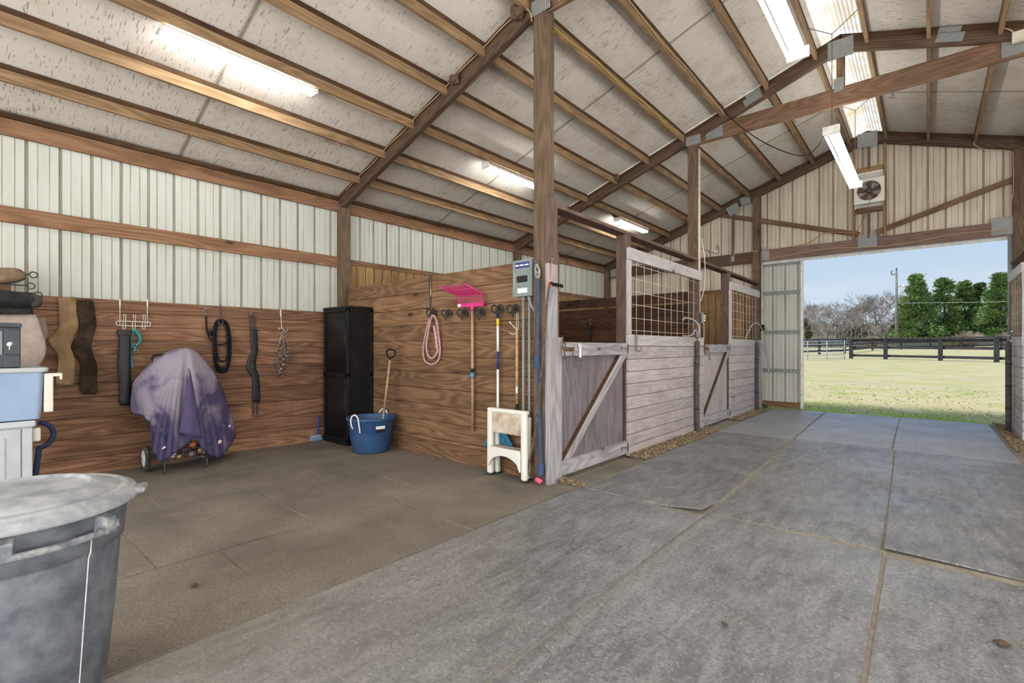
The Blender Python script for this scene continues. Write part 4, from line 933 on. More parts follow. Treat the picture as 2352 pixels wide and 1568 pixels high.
# ================================================================== PURPLE BLANKET ON ITS CART
t = thing('utility_cart', 'two-wheeled wire cart with spindly legs under the purple blanket', 'cart', (-5.85, 1.5, 0))
for y in (1.24, 1.76):
    MB().lathe([(.088, -.018), (.118, -.020), (.126, -.010), (.128, 0), (.126, .010), (.118, .020), (.088, .018)], (-5.95, y, .136), 28, (0, 1, 0)).build('tyre', 'rubber_tyre', t); ty_ = bpy.context.scene.collection.objects[-1]
    wl = MB().lathe([(.0, -.022), (.022, -.022), (.03, -.012), (.07, -.006), (.088, -.016), (.088, .016), (.07, .006), (.03, .012), (.022, .022), (0, .022)], (-5.95, y, .136), 20, (0, 1, 0)); wl.build('wheel_hub', 'lamp_white', ty_)
MB().tube([V((-5.95, 1.2, .136)), V((-5.95, 1.8, .136))], .007, 6).build('axle', 'rust', t)
MB().tube(spline([V((-5.90, 1.335, .12)), V((-5.70, 1.335, .112)), V((-5.665, 1.335, .10)), V((-5.655, 1.335, .02)), V((-5.70, 1.335, .012))], 4), .006, 6).tube(spline([V((-5.90, 1.70, .12)), V((-5.70, 1.70, .112)), V((-5.665, 1.70, .10)), V((-5.655, 1.70, .02)), V((-5.70, 1.70, .012))], 4), .006, 6).tube([V((-5.662, 1.335, .108)), V((-5.662, 1.70, .108))], .006, 6).build('leg_frame', 'dark_steel', t)
bk = MB()
for z in (.125, .175, .225, .275):
    bk.tube([V((-5.93, 1.33, z)), V((-5.675, 1.33, z)), V((-5.675, 1.705, z)), V((-5.93, 1.705, z))], .0035, 5, closed=True)
for k in range(8): y = 1.33 + .375 * k / 7; bk.tube([V((-5.675, y, .12)), V((-5.675, y, .275))], .0028, 5); bk.tube([V((-5.93, y, .125)), V((-5.675, y, .125))], .0028, 5)
bk.build('wire_basket', 'dark_steel', t)
for y in (1.32, 1.71): MB().tube([V((-5.95, y, .13)), V((-6.06, y, 1.12))], .009, 6).build('upright', 'dark_steel', t)
MB().tube(spline([V((-6.06, 1.32, 1.12)), V((-6.07, 1.36, 1.17)), V((-6.07, 1.67, 1.17)), V((-6.06, 1.71, 1.12))], 4), .010, 6).build('push_handle', 'black', t)
pl_ = PX(338, 975, -5.98); MB().tube([V((-5.98, 1.21, .44)), V((-5.98, 1.24, .58)), V((-6.0, 1.33, .60))], .005, 5).tube([V((-5.98, 1.21, .44)), V((-5.97, 1.32, .42))], .005, 5).build('side_bracket', 'rust', t)
for i, (y, x, z, mt_, r) in enumerate(((1.60, -5.75, .25, 'orange', .035), (1.63, -5.80, .30, 'pole_yellow', .03), (1.52, -5.73, .20, 'brown_leather', .035), (1.42, -5.74, .17, 'paper', .03), (1.66, -5.72, .18, 'dowel', .03), (1.58, -5.72, .16, 'galv', .028), (1.38, -5.80, .18, 'black_cloth', .045), (1.50, -5.82, .27, 'magenta', .03), (1.47, -5.72, .15, 'wire_tan', .02))):
    c = V((x, y, z)); m = MB().lathe([(0, -r), (r * .7, -r * .75), (r, -.1 * r), (r * .8, r * .6), (r * .3, r), (0, r)], c, 10, (.3, .7, .6))
    tag(m.build('grooming_item', mt_), ['small orange-red', 'small yellow', 'small brown', 'small white', 'small tan wooden', 'small grey metal', 'small black', 'small pink', 'tiny tan'][i] + ' grooming item in the cart basket', 'grooming item', 'clutter in the cart basket')
TOP = [(300, 936), (302, 915), (308, 885), (318, 868), (335, 848), (356, 828), (378, 813), (400, 806), (415, 800), (428, 798), (440, 801), (452, 808), (464, 820), (476, 834), (490, 853), (502, 876), (512, 898), (522, 925), (532, 950), (538, 975), (541, 995)]
BOT = [(300, 942), (305, 948), (318, 951), (330, 953), (336, 965), (348, 968), (349, 1030), (365, 1058), (378, 1056), (390, 1046), (405, 1036), (422, 1024), (436, 1012), (448, 1004), (458, 1018), (468, 1032), (482, 1044), (500, 1049), (515, 1040), (530, 1022), (541, 1000)]
def itp(tab, u):
    for (a, b), (c, d_) in zip(tab[:-1], tab[1:]):
        if u <= c: return b + (d_ - b) * (u - a) / max(1e-6, c - a)
    return tab[-1][1]
def bdepth(a, b, u):
    r = max(0., 1 - (2 * a - 1) ** 2) ** .5 * min(1, (b * 3 + .02)) ** .5
    fold = 0
    for uc, wd, am in ((352, 6, .10), (369, 5, .085), (388, 6, .10), (404, 5, .07), (470, 8, .10), (490, 7, .065), (515, 9, .07), (330, 6, .06)):
        uu = uc + (427 - uc) * (1 - b) ** 1.6 * .9
        fold += am * math.exp(-((u - uu) / (wd * (.5 + b))) ** 2) * b ** .8
    return -6.10 + .40 * r ** .8 + fold + .03 * b
P = []; NU, NVv = 90, 44
for i in range(NU + 1):
    a = i / NU; u = 300.3 + 240.4 * a; v0, v1 = itp(TOP, u), max(itp(TOP, u) + 4, itp(BOT, u)); row = []
    for j in range(NVv + 1):
        b = j / NVv; v = v0 + (v1 - v0) * b; row.append(PX(u, v, bdepth(a, b * (v1 - v0) / 250, u)))
    P.append(row)
t = thing('horse_blanket', 'faded purple horse blanket draped over the wire cart', 'blanket', (-5.9, 1.5, .2))
MB().grid(P).build('blanket_cloth', 'blanket', t, solid=.01)
back = [[V((-6.12 - .02 * math.sin(i * .4), p[0].y * 1.0, p[0].z + (p[-1].z - p[0].z) * (j / 6) * .8)) for j in range(7)] for i, p in enumerate(P) if i % 3 == 0]
MB().grid(back).build('rear_drape', 'blanket', t, solid=.008)
MB().tube([p[-1] + V((.004, 0, 0)) for p in P], .0065, 6).build('edge_binding', 'navy_trim', t)
# the fold that hangs in front
F_ = []
for i in range(15):
    a = i / 14; row = []
    for j in range(17):
        b = j / 16; v = 846 + (992 + 13 * a - 846) * b; c0 = 432 - 21 * b ** 1.3; wd = 3 + 49 * b ** 1.1; u = c0 + wd * a
        row.append(PX(u, v, -5.70 + .055 + .05 * b + .03 * math.sin(math.pi * a) + .10 * min(1, b * 2)))
    F_.append(row)
MB().grid(F_).build('folded_flap', 'blanket', t, solid=.01); MB().tube([r[-1] for r in F_], .0065, 6).build('edge_binding', 'navy_trim', t)
def strap_on(pts, par):
    c = []
    for (u, v) in pts:
        a = (u - 300.3) / 240.4; b = (v - itp(TOP, u)) / 250; c.append(PX(u, v, bdepth(a, b, u) + .016))
    ss_ = ribbon(MB(), c, .022, .004).build('surcingle_strap', 'navy_trim', par)
    MB().obox(c[1] + V((.004, 0, 0)), ((1, 0, 0), (0, 1, .5), (0, -.5, 1)), (.004, .034, .03)).build('strap_buckle', 'dark_steel', ss_)
strap_on([(360, 980), (369, 988), (377, 1000), (381, 1015), (376, 1032)], t); strap_on([(520, 968), (512, 978), (500, 992), (488, 1010), (480, 1022)], t)
for (u, v, s_, mt_) in ((526, 979, .032, 'paper'), (502, 1016, .055, 'paper'), (376, 1028, .03, 'paper')):
    a = (u - 300.3) / 240.4; b = (v - itp(TOP, u)) / 250; c = PX(u, v, bdepth(a, b, u) + .02)
    MB().obox(c, ((1, 0, 0), (0, 1, .7), (0, -.7, 1)), (.003, s_ * 1.1, s_ * .55)).build('sewn_label', mt_, t); sl_ = bpy.context.scene.collection.objects[-1]
    if s_ > .05: MB().obox(c + V((.003, 0, 0)), ((1, 0, 0), (0, 1, .7), (0, -.7, 1)), (.002, s_ * .75, s_ * .12)).build('label_print', 'orange', sl_)

# ================================================================== TOOLS ON THE PARTITION (face y = 3.60)
YP = 3.60
def wp(u, v, d=.02): return PY(u, v, YP - d)
for i, (u, v, nm) in enumerate(((995, 717, 'with the pink rope'), (1030, 719, 'second from the left, empty'), (1067, 718, 'left of the pink fork handle, empty'), (1106, 717, 'right of the pink fork handle, empty'), (1147, 709, 'gripping the white pole'), (1183, 709, 'beside the grey conduit'))):
    c = wp(u, v, .035); g_ = thing('tool_gripper', f'black rubber tool gripper {nm}', 'tool holder', c)
    gb_ = MB().lathe([(0, -.022), (.026, -.022), (.026, .0), (.012, .012), (0, .014)], c + V((0, .01, 0)), 12, (0, -1, 0)).build('gripper_base', 'black_rubber', g_)
    for s_ in (-1, 1):
        MB().tube(arc(c + V((s_ * .040, -.035, 0)), (1, 0, 0), (0, 0, 1), .036, 0, 360, 14)[:-1], .0085, 7, closed=True).tube([c, c + V((s_ * .03, -.03, -.02))], .01, 6).build('rubber_ring', 'black_rubber', gb_)
    MB().tube(spline([c + V((-.04, -.04, -.036)), c + V((0, -.045, -.055)), c + V((.04, -.04, -.036))], 4), .007, 6).tube([c + V((0, -.04, -.05)), c + V((.004, -.04, -.085))], .008, 6).build('rubber_strap', 'black_rubber', g_)
# over-the-board hook
t = thing('over_board_hook', 'long chrome double-wire hook hung over the partition top', 'hook', wp(986, 700))
MB().tube([wp(986, 632, -.045), wp(986, 631, .008), wp(984.5, 706, .012), wp(980, 709, .03), wp(976, 706, .05), wp(976, 700, .05)], .0045, 6).tube([wp(990.5, 632, -.045), wp(990.5, 631, .008), wp(989, 706, .012)], .0045, 6).build('hook_wire', 'steel', t)
MB().box(wp(984, 632).x, wp(993, 632).x, YP - .01, YP + .05, 2.085, 2.092).build('top_clip', 'steel', t)
# pink lead rope
t = thing('lead_rope', 'dusty pink lead rope looped over the leftmost gripper', 'rope', wp(992, 780))
m = MB(); path = spline([wp(991, 726, .07), wp(984, 740, .05), wp(976, 775, .035), wp(972, 805, .03), wp(976, 828, .03), wp(992, 836, .03), wp(1006, 828, .03), wp(1011, 805, .03), wp(1007, 765, .04), wp(1002, 735, .06), wp(995, 724, .08), wp(989, 735, .07), wp(983, 765, .06), wp(979, 795, .05), wp(984, 817, .05), wp(994, 822, .05), wp(1004, 810, .05), wp(1006, 800, .05)], 6)
rope(m, path, .0115); m.build('rope_loops', 'pink_rope', t)
m = MB(); rope(m, [wp(997, 748, .055), wp(1001, 770, .055), wp(1004, 802, .055)], .017, k=3); m.build('spliced_end', 'pink_rope', t)
MB().tube(arc(wp(996, 744, .06), (1, 0, 0), (0, 0, 1), .014, 0, 360, 10)[:-1], .004, 6, closed=True).build('snap', 'dark_steel', t)
# pink manure fork
t = thing('manure_fork', 'magenta plastic manure fork hung head-up on the partition', 'fork', wp(1085, 850))
MB().tube([wp(1085, 705, .045), wp(1085.5, 990, .04)], .0145, 10).build('fork_handle', 'dowel', t)
MB().tube([wp(1085, 846, .045), wp(1085, 856, .045)], .02, 10).build('black_collar', 'black', t); MB().tube([wp(1085, 855, .045), wp(1085, 868, .045)], .022, 10).build('blue_collar', m_mottle('light_blue_collar', (.05, .20, .38), (.08, .26, .45), 9, .5), t)
hd = MB(); bl, br_ = wp(1052.5, 702, .05), wp(1111, 699, .05); ax = (br_ - bl)
hd.obox((bl + br_) / 2, (ax, (0, 1, 0), (0, 0, 1)), (ax.length, .022, .038)); hd.tube([wp(1085, 700, .05), wp(1085, 714, .047)], .02, 8)
off = V((-.03, -.235, .085))
for i in range(18):
    f = i / 17; p = bl + ax * f + V((0, 0, .01)); q = p + V((0, -.01, .095)); e_ = q + off
    hd.tube([p, q, q + off * .5 + V((0, 0, -.006)), e_], [.0038, .0038, .0035, .0022], 5)
for (k_, zz) in ((.0, .0), (.62, -.006)): hd.tube([bl + V((0, -.01, .105)) + off * k_ + V((0, 0, zz)), br_ + V((0, -.01, .105)) + off * k_ + V((0, 0, zz))], .004, 5)
for e_ in (bl, br_): hd.tube([e_, e_ + V((0, -.01, .11)), e_ + V((0, -.01, .11)) + off], .007, 6)
hd.build('fork_head', 'magenta', t); MB().obox(bl + V((.03, -.013, 0)), ((1, 0, 0), (0, 1, 0), (0, 0, 1)), (.045, .004, .03)).build('price_sticker', 'paper', t)
# broom
t = thing('angle_broom', 'white and navy pole broom with blue bristles behind the step stool', 'broom', wp(1144, 1010))
pa, pb = wp(1143.5, 712, .05), wp(1143.5, 990, .045)
def seg(v0, v1, mt_, r=.0125, nm='pole_section'):
    MB().tube([wp(1143.5, v0, .05), wp(1143.5, v1, .048)], r, 10).build(nm, mt_, t)
seg(716, 731, 'pole_blue', .014); seg(731, 748, 'pole_yellow', .0145, 'yellow_sleeve'); seg(748, 807, 'pole_white'); seg(807, 848, 'pole_blue'); seg(848, 990, 'pole_white')
hb = MB(); 
for i in range(260):
    f = random.random(); top = wp(1128 + 30 * f, 988, .06); bot = wp(1112 + 66 * f, 1026 - 5 * abs(f - .5) + random.uniform(-1, 1), random.uniform(.03, .10)); hb.tube([top, top.lerp(bot, .5) + V((0, 0, .004)), bot], .0035, 4)
hb.build('bristles', 'bristle', t); MB().obox(wp(1143, 986, .06), ((1, 0, 0), (0, 1, 0), (0, 0, 1)), (.17, .04, .035)).build('broom_cap', 'bristle', t, bevel=.008)
# short wooden handle
t = thing('wooden_tool_handle', 'pale wooden tool handle hung by string beside the conduit', 'tool', wp(1188, 850))
MB().tube([wp(1188, 756, .05), wp(1187.5, 928, .045)], .0165, 10).build('handle', 'dowel', t); MB().tube([wp(1187.5, 927, .045), wp(1187.5, 985, .04)], .017, 10).build('dark_ferrule', 'black', t)
MB().obox(wp(1187, 895, .065), ((1, 0, 0), (0, 1, 0), (0, 0, 1)), (.022, .004, .06)).build('paper_label', 'paper', t)
MB().tube([wp(1186, 758, .065), wp(1186, 715, .05), wp(1189, 714, .05), wp(1190.5, 740, .06), wp(1190, 757, .065)], .0025, 5).tube(spline([wp(1188, 757, .07), wp(1178, 748, .08), wp(1172, 740, .085)], 4), .003, 5).tube(spline([wp(1188, 764, .07), wp(1178, 767, .08), wp(1170, 764, .085)], 4), .003, 5).tube([wp(1171, 738, .085), wp(1173, 743, .085)], .006, 6).build('string', 'cream', t)
# breaker panel
t = thing('breaker_panel', 'grey steel breaker panel at the end of the partition', 'electrical panel', (-2.9, 3.52, 1.74))
bx0, bx1 = -3.005, -2.778; MB().box(bx0, bx1, 3.495, 3.561, 1.735, 2.075).build('panel_box', 'panel_grey', t, bevel=.004)
pcv = MB().box(bx0 - .004, bx1 + .003, 3.488, 3.496, 1.732, 2.078).build('panel_cover', 'panel_grey', t, bevel=.003)
MB().box(bx0 + .035, bx1 - .022, 3.482, 3.489, 1.83, 1.975).build('inner_door', 'panel_grey', pcv, bevel=.003)
MB().box(bx0 + .055, bx1 - .045, 3.478, 3.483, 1.865, 1.925).build('breaker_window', 'black', pcv)
for k in range(4):
    xx = bx0 + .063 + k * .032
    MB().box(xx, xx + .018, 3.472, 3.479, 1.875 + .01 * (k % 2), 1.895 + .01 * (k % 2)).build('breaker_switch', 'black_rubber', t)
MB().box(bx0 + .028, bx1 - .024, 3.485, 3.489, 2.0, 2.055).build('blue_label', 'label_blue', pcv)
for k in range(3): MB().box(bx0 + .032 + k * .058, bx0 + .078 + k * .058, 3.483, 3.486, 2.02, 2.033).build('label_window', 'paper', pcv)
MB().box(bx0 + .06, bx1 - .05, 3.484, 3.489, 1.765, 1.81).build('paper_tag', 'paper', pcv)
MB().tube([V((bx0 + .025, 3.484, 1.83)), V((bx0 + .025, 3.480, 1.90)), V((bx0 + .025, 3.484, 1.96))], .002, 5).tube([V((bx0 + .13, 3.484, 1.82)), V((bx0 + .13, 3.47, 1.82))], .004, 5).build('wire_latch', 'cream', pcv)
for (dx, lb) in ((.095, 'left of two grey conduits running down from the breaker panel'), (.168, 'right of two grey conduits, with a side branch')):
    c_ = thing('conduit_pipe', lb, 'conduit', (bx0 + dx, 3.53, 0)); MB().tube([V((bx0 + dx, 3.53, 1.735)), V((bx0 + dx, 3.53, .9)), V((bx0 + dx, 3.532, .0))], .0135, 10).build('pipe', 'conduit', c_); cpp = bpy.context.scene.collection.objects[-1]
    MB().tube([V((bx0 + dx, 3.53, 1.735)), V((bx0 + dx, 3.53, 1.70))], .019, 10).build('pipe_collar', 'conduit', cpp)
    if dx > .1: MB().tube(spline([V((bx0 + dx + .01, 3.525, 1.72)), V((bx0 + dx + .02, 3.525, 1.66)), V((bx0 + dx + .05, 3.54, 1.60)), V((bx0 + dx + .062, 3.565, 1.55))], 4), .013, 8).build('side_branch', 'conduit', cpp)
# step stool
t = thing('step_stool', 'white plastic two-step folding stool with muddy treads against the partition', 'step stool', (-3.03, 3.4, 0))
sx0, sx1, sy = -3.270, -2.775, 3.395
fr = MB()
def leg(mb, xa, xb, za, zb, y0, y1, wa, wb, inner): 
    mb.prism([V((xa, y0, za)), V((xa + wa * inner, y0, za)), V((xb + wb * inner, y0, zb)), V((xb, y0, zb))], (0, y1 - y0, 0)); return mb
for (xa, inn) in ((sx0, 1), (sx1, -1)):
    leg(MB(), xa + .0 * inn, xa + .004 * inn, .022, .64, sy, sy + .055, .062, .062, inn).build('front_leg', 'stool', t, bevel=.018)
    leg(MB(), xa + .035 * inn, xa + .02 * inn, .022, .60, sy + .075, sy + .125, .045, .045, inn).build('rear_leg', 'stool', t, bevel=.012)
    MB().box(min(xa - .003 * inn, xa + .066 * inn), max(xa - .003 * inn, xa + .066 * inn), sy - .004, sy + .058, .004, .028).build('rubber_foot', 'black_rubber', t, bevel=.004)
    MB().box(min(xa + .033 * inn, xa + .082 * inn), max(xa + .033 * inn, xa + .082 * inn), sy + .072, sy + .128, .004, .028).build('rubber_foot', 'black_rubber', t, bevel=.004)
MB().box(sx0 + .004, sx1 - .004, sy + .002, sy + .07, .625, .665).build('top_edge', 'stool', t, bevel=.014)
MB().box(sx0 + .05, sx1 - .055, sy + .012, sy + .04, .43, .645).build('upper_step', 'stool_dirty', t, bevel=.006)
MB().box(sx0 + .05, sx1 - .05, sy - .025, sy + .095, .285, .30).build('lower_tread', 'stool_dirty', t, bevel=.004)
ar = [V((sx0 + .05, sy - .03, .30)), V((sx1 - .05, sy - .03, .30))] + [V((sx1 - .05 - (sx1 - sx0 - .1) * k / 12, sy - .03, .10 + .125 * math.sin(math.pi * k / 12) ** .45)) for k in range(13)]
MB().prism(ar, (0, .028, 0)).build('arched_apron', 'stool', t, bevel=.006)

# ---- ropes on the big post
t = thing('blue_rope', 'long faded blue rope hanging down the tall post', 'rope', (-2.74, 3.46, .1))
rb = MB(); rope(rb, spline([PY(1236, 640, 3.465), PY(1236, 760, 3.465), PY(1237, 900, 3.465), PY(1240, 1000, 3.465), PY(1242, 1068, 3.465)], 8), .0145); rb.build('rope_length', 'blue_rope', t)
rb = MB(); rope(rb, spline([PY(1232, 606, 3.47), PY(1230, 622, 3.465), PY(1236, 640, 3.462), PY(1239, 622, 3.465), PY(1233, 606, 3.47)], 6), .011); rope(rb, arc(PY(1235, 630, 3.46), (1, 0, 0), (0, 0, 1), .022, 0, 360, 12), .013); rb.build('knotted_top', 'grey_rope', t)
MB().lathe([(.012, .0), (.030, -.02), (.026, -.06), (.030, -.10), (.022, -.12), (0, -.12)], PY(1242, 1062, 3.462), 12).build('frayed_end', 'blue_rope', t)
MB().lathe([(0, .05), (.018, .04), (.020, 0), (.014, -.05), (0, -.06)], PY(1232, 830, 3.462), 10).build('side_tangle', 'blue_rope', t)
MB().tube(arc(PY(1231, 600, 3.475), (1, 0, 0), (0, .3, 1), .014, -60, 260, 10), .003, 6).tube([PY(1234, 599, 3.475), PY(1241, 599, 3.49)], .003, 5).build('eye_screw', 'steel', t)
t = thing('brown_rope', 'dark brown rope with a wooden toggle tied by orange twine to the post', 'rope', (-2.6, 3.47, .1))
rb = MB(); rope(rb, spline([PX(1262, 655, -2.565), PX(1257, 690, -2.57), PY(1252, 760, 3.46), PY(1244, 850, 3.45), PY(1236, 930, 3.455), PY(1228, 1000, 3.455), PY(1214, 1068, 3.44), PY(1213, 1082, 3.44), PY(1219, 1092, 3.44)], 8), .0115); rb.build('rope_length', 'brown_rope', t)
MB().tube(spline([PY(1217, 1090, 3.44), PY(1226, 1098, 3.43), PY(1244, 1110, 3.42)], 5), .010, 8).build('black_tail', 'black_rubber', t)
MB().tube([PY(1232, 1100, 3.425), PY(1243, 1107, 3.42)], .022, 8).build('pink_tape', 'pink', t)
rb = MB(); rope(rb, [PX(1262, 650, -2.56), PX(1292, 657, -2.53)], .017); rb.build('wound_toggle', 'black_rope', t)
MB().tube(spline([PX(1268, 598, -2.575), PX(1266, 625, -2.572), PX(1263, 652, -2.55)], 4), .004, 5).tube(arc(PX(1263, 652, -2.55), (0, 1, 0), (0, 0, 1), .022, 0, 360, 10)[:-1], .004, 5, closed=True).build('orange_twine', 'orange', t)
MB().tube(arc(PX(1268, 594, -2.57), (0, 1, 0), (0, 0, 1), .014, 180, 380, 8), .0035, 5).build('eye_screw', 'steel', t)
# ================================================================== SHOP LIGHTS
def shop_light(x, y0, y1, z, label, secs=1, tubes=2, w_=.12, hung=True, vee=None):
    t = thing('shop_light', label, 'light fixture', (x, (y0 + y1) / 2, z)); hw = w_ * (.5 if secs == 1 else .26)
    MB().prism([V((x - hw, y0, z + .0)), V((x + hw, y0, z + .0)), V((x + hw * .7, y0, z + .055)), V((x - hw * .7, y0, z + .055))], (0, y1 - y0, 0)).build('light_housing', 'lamp_white', t, bevel=.003); lh = bpy.context.scene.collection.objects[-1]
    for e_ in (y0, y1): MB().box(x - w_ / 2 - .004, x + w_ / 2 + .004, e_ - .012, e_ + .012, z - .035, z + .06).build('end_cap', 'lamp_white', lh, bevel=.004)
    L_ = (y1 - y0) / secs
    for s_ in range(secs):
        for k in range(tubes):
            xx = x + (k - (tubes - 1) / 2) * w_ * (.62 if secs == 1 else .74); a, b = y0 + L_ * s_ + .03, y0 + L_ * (s_ + 1) - .03
            MB().tube([V((xx, a, z - .022)), V((xx, b, z - .022))], .014, 10).build('fluorescent_tube', 'tube', t)
            for q in (a, b): MB().box(xx - .012, xx + .012, q - .012, q + .012, z - .03, z + .0).build('lamp_holder', 'lamp_white', lh)
    return t
shop_light(-4.64, 1.05, 2.34, 3.805, 'long fluorescent fixture under the roof above the tack area')
shop_light(-4.64, 4.80, 6.05, 3.775, 'short-looking fluorescent fixture over the nearer stall, partly behind the tall post')
shop_light(-4.64, 8.52, 9.80, 3.775, 'fluorescent fixture over the farther stall')
for x0_, (y0, y1), lb in ((-4.64, (1.05, 2.34), ''), (-4.64, (4.8, 6.05), ''), (-4.64, (8.52, 9.8), '')):
    pass
for y0, y1, lb in ((2.25, 4.66, 'twin-tube fluorescent fixture hanging near the top edge above the aisle'), (6.53, 8.98, 'long twin-tube fluorescent fixture hanging on chains before the gable fan')):
    t = shop_light(XRIDGE, y0, y1, 3.72, lb, secs=2, w_=.16)
    for yy in (y0 + .05, y1 - .05):
        top = V((XRIDGE, yy, 4.85)); m = MB(); pts = [(V((XRIDGE, yy, 3.78)), top), (top, V((-1.08, yy, 5.03))), (top, V((-.58, yy, 5.03)))]
        for a, b in pts:
            n = max(3, int((b - a).length / .035))
            for i in range(n):
                p, q = a.lerp(b, i / n), a.lerp(b, (i + 1.1) / n); d = (q - p); s_ = V((1, 0, 0)) if i % 2 else V((0, 1, 0)); c = (p + q) / 2
                m.add([c - d / 2 - s_ * .004, c - d / 2 + s_ * .004, c + d / 2 + s_ * .004, c + d / 2 - s_ * .004], [(0, 1, 2, 3)]); m.bar(p, q, .006, .006)
        m.build('hanging_chain', 'rust', t)

# ================================================================== FAN IN THE GABLE
t = thing('exhaust_fan', 'round dusty exhaust fan in a square white shroud in the gable', 'fan', (XRIDGE + .02, 10.85, 3.85))
fc = V((-.80, 10.80, 4.09))
lv = MB(); lv.box(fc.x - .205, fc.x + .205, 10.95, 10.97, 3.79, 4.44)
for z in [3.80 + .03 * i for i in range(22)]: lv.obox((fc.x, 10.93, z), ((1, 0, 0), (0, 1, -.7), (0, .7, 1)), (.40, .003, .035))
lv.build('louvre_shutter', 'lamp_white', t)
fr = MB(); [fr.box(fc.x + a, fc.x + b, 10.89, 10.95, c, d) for a, b, c, d in ((-.225, -.20, 3.78, 4.45), (.20, .225, 3.78, 4.45), (-.225, .225, 4.43, 4.455), (-.225, .225, 3.78, 3.80))]; fr.build('shutter_frame', 'lamp_white', t)
sh = MB(); n = 40; pr = [fc + V((.175 * math.cos(2 * math.pi * k / n), -.01, .175 * math.sin(2 * math.pi * k / n))) for k in range(n)]; sq = []
for k in range(n):
    a = 2 * math.pi * k / n; m_ = .222 / max(abs(math.cos(a)), abs(math.sin(a))); sq.append(fc + V((m_ * math.cos(a), 0, m_ * math.sin(a))))
sh.add(pr + sq + [p + V((0, .09, 0)) for p in pr] + [p + V((0, .09, 0)) for p in sq], [(k, (k + 1) % n, n + (k + 1) % n, n + k) for k in range(n)] + [(k, 2 * n + k, 2 * n + (k + 1) % n, (k + 1) % n) for k in range(n)] + [(n + k, n + (k + 1) % n, 3 * n + (k + 1) % n, 3 * n + k) for k in range(n)])
shr = sh.build('square_shroud', 'cream', t)
for k in range(5):
    a = 2 * math.pi * k / 5 + .3; u = V((math.cos(a), 0, math.sin(a))); v = V((-math.sin(a), .45, math.cos(a))).normalized(); c = fc + V((0, .05, 0))
    MB().add([c + u * .03 - v * .02, c + u * .03 + v * .02, c + u * .165 + v * .06, c + u * .168 - v * .045], [(0, 1, 2, 3)]).build('fan_blade', 'rust', t, solid=.003)
MB().lathe([(0, -.05), (.03, -.05), (.045, -.03), (.045, .05), (0, .05)], fc + V((0, .02, 0)), 16, (0, -1, 0)).build('fan_motor', 'dark_steel', t)
g_ = MB()
for r in (.06, .09, .12, .15, .175): g_.tube(arc(fc + V((0, -.03, 0)), (1, 0, 0), (0, 0, 1), r, 0, 360, 30)[:-1], .002, 4, closed=True)
for k in range(8): a = math.pi * k / 4; g_.tube([fc + V((0, -.03, 0)), fc + V((.178 * math.cos(a), -.02, .178 * math.sin(a)))], .0025, 4)
g_.build('wire_guard', 'rust', shr)
MB().tube(spline([fc + V((.10, -.06, .12)), fc + V((.06, -.12, -.1)), fc + V((-.02, -.10, -.35)), fc + V((-.12, -.05, -.62)), fc + V((-.20, -.02, -.74))], 6), .005, 6).build('power_cord', 'rust', t)

# ================================================================== CABLES, CONDUITS, PIPES
def cable(pts, r, mt, label, k=6):
    o = MB().tube(spline(pts, k), r, 6).build('cable', mt); return tag(o, label, 'cable')
cable([PY(1652, 243, 7.27), PY(1700, 290, 7.2), PY(1770, 335, 7.0), PY(1850, 357, 6.9), V((-.9, 6.75, 3.78))], .006, 'black', 'thin dark cable drooping from the aisle truss to the hanging light')
dk = lambda x, off=.135: deck(x) - off
cable([V((-2.80, y, dk(-2.83, .10 + .02 * math.sin(y * 5)) + .0)) for y in [3.62 + .36 * i for i in range(11)]], .0045, 'wire_yellow', 'yellow cable stapled along a roof purlin from the tall post')
cable([V((-2.22, y, dk(-2.25, .09 + .02 * math.sin(y * 4)))) for y in [3.6 + .36 * i for i in range(10)]] + [V((-2.2, 7.22, dk(-2.2, .16)))], .006, 'wire_tan', 'tan cable along the roof purlin right of the yellow one')
cable([V((x, 3.475, dk(x, .07 + .012 * math.sin(x * 9)))) for x in [-6.0 + .32 * i for i in range(10)]] + [PY(1200, 25, 3.47), PY(1215, 25, 3.46), PY(1222, 50, 3.47)], .0045, 'wire_tan', 'pale cable running along the side of the near truss')
cable([V((-4.60, 2.36, 3.83)), V((-4.58, 2.7, 3.80)), V((-4.56, 3.1, 3.80)), V((-4.53, 3.46, 3.86))], .004, 'wire_tan', 'thin pale wire from the tack-area light to the near truss')
cable([V((x, 10.865, 3.10 + .035 * math.sin(x * 3.1))) for x in [-2.45 + .38 * i for i in range(10)]], .006, 'wire_tan', 'tan cable stapled across the beam over the doorway')
cable([PY(1754, 575, 10.84), PY(1850, 560, 10.8), PY(1895, 535, 10.80), PY(1960, 535, 10.82), V((-.98, 10.8, 3.36))], .008, 'orange_cord', 'faded orange extension cord looping to the gable fan')
cable([PY(2241, 322, 10.8), PY(2238, 332, 10.8), PY(2260, 342, 10.83), PY(2310, 346, 10.84), PY(2327, 352, 10.85)], .006, 'wire_tan', 'tan cable from a roof purlin to the right-hand door post')
cable([PY(2327, 352, 10.855), PY(2327, 440, 10.855), PY(2318, 480, 10.85), PY(2326, 505, 10.855)], .005, 'wire_tan', 'thin wire hanging down the right-hand door post')
t = thing('post_conduit', 'white conduit pair with outlet box on the post between the stalls', 'conduit', (-2.61, 7.40, 1.5))
for dx, y in ((0, 7.33), (0, 7.37)): MB().tube([V((-2.612, y, 1.30)), V((-2.612, y, 4.25))], .012, 8).build('white_pipe', 'cream_pvc', t)
MB().tube(spline([V((-2.59, 7.40, 2.9)), V((-2.56, 7.44, 2.55)), V((-2.57, 7.46, 2.2)), V((-2.60, 7.38, 1.95))], 6), .008, 6).build('loose_cable', 'cream_pvc', t)
